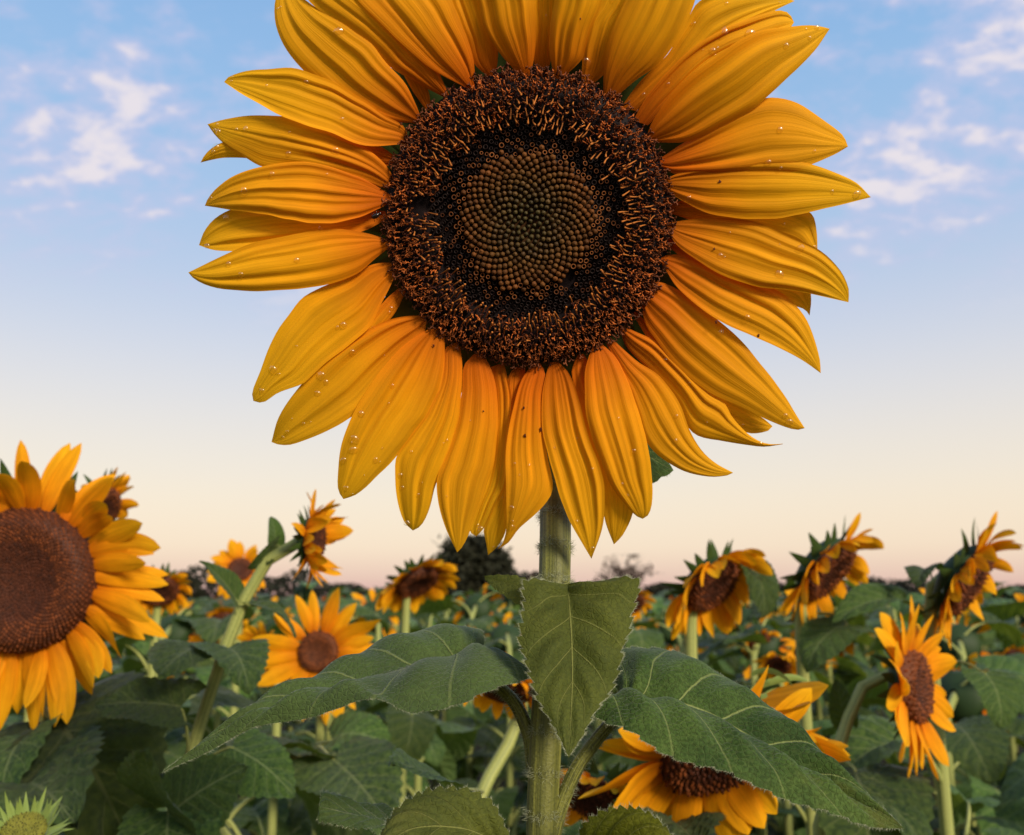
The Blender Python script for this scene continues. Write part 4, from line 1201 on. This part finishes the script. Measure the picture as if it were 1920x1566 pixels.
# ================================================================== THE FIELD
def proto(seed, height, n, full, npet=20):
    if n[1] > 0: npet = 0 if not full else 7
    """a field plant standing at the origin"""
    rs = np.random.default_rng(seed)
    root = empty('sunflower', (0, 0, 0))
    n = np.asarray(n, float); n /= np.linalg.norm(n)
    C = np.array([n[0] * .10, n[1] * .10, height])
    Rr = rs.uniform(.085, .115); Rd = Rr * .48
    pts = auto_stem(C, n, Rd, (0, 0))
    V, Fc, uv, _ = tube(pts, [.008, .009, .010, .011, .012, .014], 20 if full else 9, 8 if full else 5)
    part('stem', V, Fc, 'stem_far', root, uv)
    head(root, C, n, Rr, Rd, seed, npet=npet, droop=.7, lift=.3, join=not full, nbract=10)
    P = resample(pts, 40)
    az = rs.uniform(0, 6.28)
    pcs, uvs = [], []
    for k in range(17 if full else 13):
        f = (1.03 if n[1] > 0 else .985) - .040 * k
        low = np.where(P[:, 2] <= height * f)[0]
        p = P[low[0]] if len(low) else P[0]
        az += 2.4
        L = rs.uniform(.14, .21) * (.75 + .035 * k)
        pit = rs.uniform(-.35, .35); rl = rs.uniform(-.4, .4); kk = int(rs.integers(8))
        if full:
            add_leaf(root, np.zeros(3), p, az, L, pit, kk, rl)
        else:
            V, Fc, uv = leaf_shape(rs.uniform(.4, 1.8), rs.uniform(-.1, .5), 0, .03, .42, ns=6, nh=2, seed=kk)
            y = np.array([math.cos(az) * math.cos(pit), math.sin(az) * math.cos(pit), math.sin(pit)])
            x = np.cross(y, [0, 0, 1.0]); x /= np.linalg.norm(x); z = np.cross(x, y)
            R3 = np.stack([x, y, z], 1) * L
            pcs.append((V @ R3.T + p - R3 @ PET_END * .6, Fc)); uvs.append(uv)
    if not full:
        V, Fc = joined(pcs)
        part('leaves', V, Fc, 'leaf', root, np.vstack(uvs))
    return root


def copy_tree(o, parent=None):
    c = o.copy()
    COL.objects.link(c)
    if parent is not None: c.parent = parent
    for ch in list(o.children): copy_tree(ch, c)
    return c


MIDN = [(1.36, (.35, -.6, -.55)), (1.42, (.6, -.5, -.4)), (1.34, (.3, .8, -.4)), (1.38, (.6, .5, -.5)), (1.30, (-.2, .8, -.5)), (1.36, (.1, .9, -.3))]
FARN = [(1.36, (.35, -.6, -.55)), (1.44, (.6, -.6, -.3)), (1.30, (.1, -.6, -.6)), (1.38, (.3, .8, -.4)), (1.42, (.1, .8, -.5)), (1.36, (.6, .6, -.5)), (1.40, (-.3, .7, -.5))]
mids = [proto(300 + k, h, nn, True) for k, (h, nn) in enumerate(MIDN)]
fars = [proto(400 + k, h, nn, False, 14) for k, (h, nn) in enumerate(FARN)]
rs = np.random.default_rng(44)
spots, y = [], 1.35
while y < 15:
    half = y * .68 + .35
    xs = np.arange(-half, half, .42 if y < 5 else .50)
    for x in xs:
        spots.append((x + rs.normal(0, .09), y + rs.normal(0, .12)))
    y += .50 if y < 5 else .62
occ = [ORG[o.name][:2] for o in (b1, b2, b3, b4, b5, b6, b7, b8, b9, b10, b11, b12, b13, b14, b15)]
used = set()
count = 0
placed_far = 15.0
for (x, y) in spots:
    if y < 1.25 or any((x - q[0]) ** 2 + (y - q[1]) ** 2 < .09 for q in occ): continue
    if count >= 300:
        placed_far = min(placed_far, y); continue
    lib, key = (mids, 'm') if y < 4.2 else (fars, 'f')
    bloom = [q for q, nn_ in enumerate(MIDN if key == 'm' else FARN) if nn_[1][1] < 0]
    green = [q for q, nn_ in enumerate(MIDN if key == 'm' else FARN) if nn_[1][1] > 0]
    pool = bloom if (y > 2.4 and rs.random() < (.06 if y < 4.2 else .05)) else green
    k = int(pool[rs.integers(len(pool))])
    src = lib[k]
    if (key, k) in used:
        o = copy_tree(src)
    else:
        used.add((key, k)); o = src
    sc = rs.uniform(.88, 1.02) if y < 2.2 else rs.uniform(.96, 1.13)
    o.location = (x, y, 0)
    o.rotation_euler = (0, 0, rs.normal(0, .5))
    o.scale = (sc,) * 3
    count += 1
    if key == 'm':
        if pool is bloom: tag(o, 'small blurred sunflower in bloom in the green middle rows', 'sunflower', 'blooming sunflowers in the middle rows')
        else: tag(o, 'leafy blurred sunflower plant with no yellow bloom showing in the green middle rows', 'sunflower', 'green sunflowers in the middle rows')
    elif pool is bloom:
        tag(o, 'tiny far-off sunflower in bloom in the rows below the horizon', 'sunflower', 'far rows of blooming sunflowers')
    else:
        tag(o, 'tiny far-off green sunflower plant without a visible bloom below the horizon', 'sunflower', 'far rows of green sunflowers')
fill = [(-.62, .98), (-.30, 1.12), (-.16, 1.02), (-.05, 1.22), (.10, 1.16), (.22, 1.02), (.50, 1.12), (.64, 1.22), (-.45, 1.22), (-.72, 1.18), (.30, 1.30), (.78, 1.08), (-.22, .84), (.02, .86)]
greens = [mids[q] for q, nn_ in enumerate(MIDN) if nn_[1][1] > 0]
for k, (x, y) in enumerate(fill):
    src = greens[k % len(greens)]
    o = copy_tree(src)
    for c in list(o.children):
        if not c.name.startswith(('stem', 'leaf')):
            for q in list(c.children): bpy.data.objects.remove(q)
            bpy.data.objects.remove(c)
    o.location = (x, y, 0)
    o.rotation_euler = (0, 0, k * 1.9)
    o.scale = (rs.uniform(.86, .94),) * 3
    tag(o, 'green leafy stalk without a bloom crowding in close behind the big sunflower', 'sunflower', 'leafy stalks close behind')
for lib, key in ((mids, 'm'), (fars, 'f')):
    for k, o in enumerate(lib):
        if (key, k) not in used:
            for c in list(o.children_recursive) + [o]: bpy.data.objects.remove(c)

# the rest of the field, too far to tell plant from plant
V, Fc, mi, off = [], [], [], 0
yy = placed_far
pts = []
y = yy
while y < 150:
    step = .62 * (1 + max(0, y - 25) / 40)
    xs = np.arange(-y * 1.1 - 9, y * 1.1 + 9, step)
    pts += [(x + rs.normal(0, .15), y + rs.normal(0, .2)) for x in xs]
    y += step * 1.05
y = 0.4
while y < yy:                                  # the rows go on to both sides
    for sgn in (-1, 1):
        pts += [(sgn * (y * .68 + .85 + q) + rs.normal(0, .1), y + rs.normal(0, .12)) for q in np.arange(0, 11, .5)]
    y += .6
for (x, y) in pts:
    h = rs.uniform(1.22, 1.52)
    big = 1 + max(0, y - 25) / 70
    for k in range(7):
        a = rs.uniform(0, 6.28); L = rs.uniform(.16, .30) * big; z = h - .06 - .09 * k * rs.uniform(.6, 1.2)
        d = np.array([math.cos(a), math.sin(a), rs.uniform(-.4, .4)]); sd = np.array([-math.sin(a), math.cos(a), rs.uniform(-.3, .3)])
        b = np.array([x, y, z])
        V += [b, b + d * L * .5 + sd * L * .38, b + d * L * 1.0 - np.array([0, 0, .25 * L]), b + d * L * .5 - sd * L * .38, b + d * L * .5 + np.array([0, 0, .06 * L])]
        Fc += [(off, off + 3, off + 4), (off + 3, off + 2, off + 4), (off + 2, off + 1, off + 4), (off + 1, off, off + 4)]; mi += [0] * 4; off += 5
    if rs.random() < .04:
        n = np.array([rs.normal(.35, .3), -.6, rs.normal(-.4, .2)]); n /= np.linalg.norm(n)
        u = np.cross([0, 0, 1.0], n); u /= np.linalg.norm(u); v = np.cross(n, u)
        c = np.array([x, y - .05, h]); q = .10 * (1 + max(0, y - 25) / 110)
        V += [c + (u * math.cos(f) + v * math.sin(f)) * q * (1 if i % 2 else .55) - n * .03 * (i % 2) for i, f in enumerate(np.arange(16) / 16 * 2 * math.pi)] + [c + n * .02]
        Fc += [(off + i, off + (i + 1) % 16, off + 16) for i in range(16)]; mi += [1] * 16; off += 17
        V += [c + n * .035 + (u * math.cos(f) + v * math.sin(f)) * q * .48 for f in np.arange(6) / 6 * 2 * math.pi]
        Fc.append(tuple(off + i for i in range(6))); mi.append(2); off += 6
me = mesh('distant_sunflowers', V, Fc, 'leaf')
me.materials.append(M['petal_far']); me.materials.append(M['disc_far'])
me.polygons.foreach_set('material_index', mi)
tag(link('distant_sunflowers', me), 'mass of far sunflowers running to the horizon', 'sunflower field', kind='stuff')


# ================================================================== TREES ON THE HORIZON
def tree(name, px, Y, top_py, wpx, label, mat, seed, density=1.0, trunk_h=.25, leafsize=.16, twigs=0, squash=1.0):
    rs = np.random.default_rng(seed)
    b = atY(px, 1120, Y)
    base = np.array([b[0], Y, 0.0])
    H = atY(px, top_py, Y)[2]
    Wd = wpx * Y / F_PX / 2
    root = empty(name, base)
    tag(root, label, 'tree', 'trees along the horizon')
    P = [(base + np.array([0, 0, -.05])), base + np.array([rs.normal(0, .1), 0, H * .3]), base + np.array([rs.normal(0, .15), 0, H * .8])]
    tv = [tube(P, [H * .035, H * .028, H * .008], 10, 8)[:2]]
    ends = []
    for k in range(14 + twigs):
        a = rs.uniform(0, 6.28); z0 = H * rs.uniform(.2, .7)
        st = base + np.array([0, 0, z0])
        e = base + np.array([math.cos(a) * Wd * rs.uniform(.4, .95), math.sin(a) * Wd * rs.uniform(.4, .95), min(H * .97, z0 + H * rs.uniform(.1, .45))])
        tv.append(tube([st, (st + e) / 2 + np.array([0, 0, -.05 * H]), e], [H * .012, H * .008, H * .002], 6, 5)[:2])
        ends.append(e)
        if twigs:
            for q in range(5):
                e2 = e + rs.normal(0, .12, 3) * H
                e2[2] = min(max(e2[2], H * .2), H)
                tv.append(tube([(st + e) / 2, e, e2], [H * .006, H * .004, H * .001], 5, 4)[:2])
                ends.append(e2)
    part('trunk', *joined(tv), 'bark', root)
    # crown: clumps of leaf-sized faces
    cl = []
    ncl = int(42 * density)
    for k in range(ncl):
        if twigs and rs.random() < .7:
            c = ends[rs.integers(len(ends))] + rs.normal(0, .04, 3) * H
        else:
            a = rs.uniform(0, 6.28); r = math.sqrt(rs.random()); hz = rs.uniform(0, 1)
            prof = math.sin(math.pi * (0.12 + .80 * hz) ** .9) ** .6
            c = base + np.array([math.cos(a) * Wd * r * prof * .86, math.sin(a) * Wd * r * prof * .86, H * (trunk_h * .5 + (1 - trunk_h * .5 - .06) * hz)])
        cl.append((c, rs.uniform(.12, .24) * min(Wd, H * .5) * (1 if not twigs else .7)))
    N = int(95 if not twigs else 40)
    cc = np.repeat(np.array([c for c, r in cl]), N, 0); cr = np.repeat(np.array([r for c, r in cl]), N)
    q = cc + rs.normal(0, 1, cc.shape) * cr[:, None] * .62
    q[:, 2] = np.clip(q[:, 2], H * trunk_h * .3, H)
    d1 = rs.normal(0, 1, q.shape); d1 /= np.linalg.norm(d1, axis=1)[:, None]
    d2 = np.cross(d1, rs.normal(0, 1, q.shape)); d2 /= np.linalg.norm(d2, axis=1)[:, None]
    ls = leafsize * H / 4
    V = np.stack([q - d1 * ls, q + d2 * ls * .55, q + d1 * ls, q - d2 * ls * .55], 1).reshape(-1, 3)
    Fc = [(i, i + 1, i + 2, i + 3) for i in range(0, len(V), 4)]
    part('crown', V, Fc, mat, root, smooth=False)
    return root


tree('broadleaf_tree', 884, 62, 1006, 168, 'dark dense round tree on the horizon left of the near stem', 'tree_leaf', 1, 3.4, .05, .16)
tree('broadleaf_tree', 1165, 70, 1042, 120, 'thin reddish half-bare tree on the horizon right of the near stem', 'tree_red', 2, .8, .35, .10, 10)
tree('broadleaf_tree', 1002, 80, 1072, 44, 'small dark tree on the horizon just left of the near stem', 'tree_red', 3, .8, .15, .16)
tree('broadleaf_tree', 1236, 66, 1098, 110, 'low dark bushy tree right of the reddish half-bare one', 'tree_leaf', 4, 1.2, .1, .17)
tree('broadleaf_tree', 1520, 60, 1108, 90, 'low brown bushy tree below the middle right-hand sunflower', 'tree_red', 5, 1.0, .1, .17)
tree('broadleaf_tree', 1600, 75, 1142 - 20, 60, 'low dark bush left of the leaning sunflower at the right', 'tree_leaf', 6, .8, .1, .17)
tree('broadleaf_tree', 1872, 75, 1128 - 24, 90, 'round bush on the horizon at the right edge', 'tree_leaf', 7, 1.0, .1, .17)
tree('broadleaf_tree', 330, 110, 1072, 120, 'dark tree in the hedge line beside the large left sunflower', 'tree_leaf', 8, 1.2, .1, .16)

# hedgerow far behind
rsx = np.random.default_rng(9)
N = 40000
X = rsx.uniform(-240, 240, N); prof = 4.9 + 1.1 * np.sin(X * .11 + 1) + .9 * np.sin(X * .29) + .7 * np.sin(X * .67 + 2) - 1.6 * (X > 5)
q = np.stack([X, 165 + rsx.normal(0, 2, N), rsx.random(N) * np.maximum(prof, 1.2)], 1)
d1 = rsx.normal(0, 1, q.shape); d1 /= np.linalg.norm(d1, axis=1)[:, None]
d2 = np.cross(d1, rsx.normal(0, 1, q.shape)); d2 /= np.linalg.norm(d2, axis=1)[:, None]
V = np.stack([q - d1 * .55, q + d2 * .35, q + d1 * .55, q - d2 * .35], 1).reshape(-1, 3)
tag(link('hedgerow', mesh('hedgerow', V, [(i, i + 1, i + 2, i + 3) for i in range(0, 4 * N, 4)], 'hedge', smooth=False)), 'dark far hedgerow along the horizon', 'hedgerow', kind='stuff')
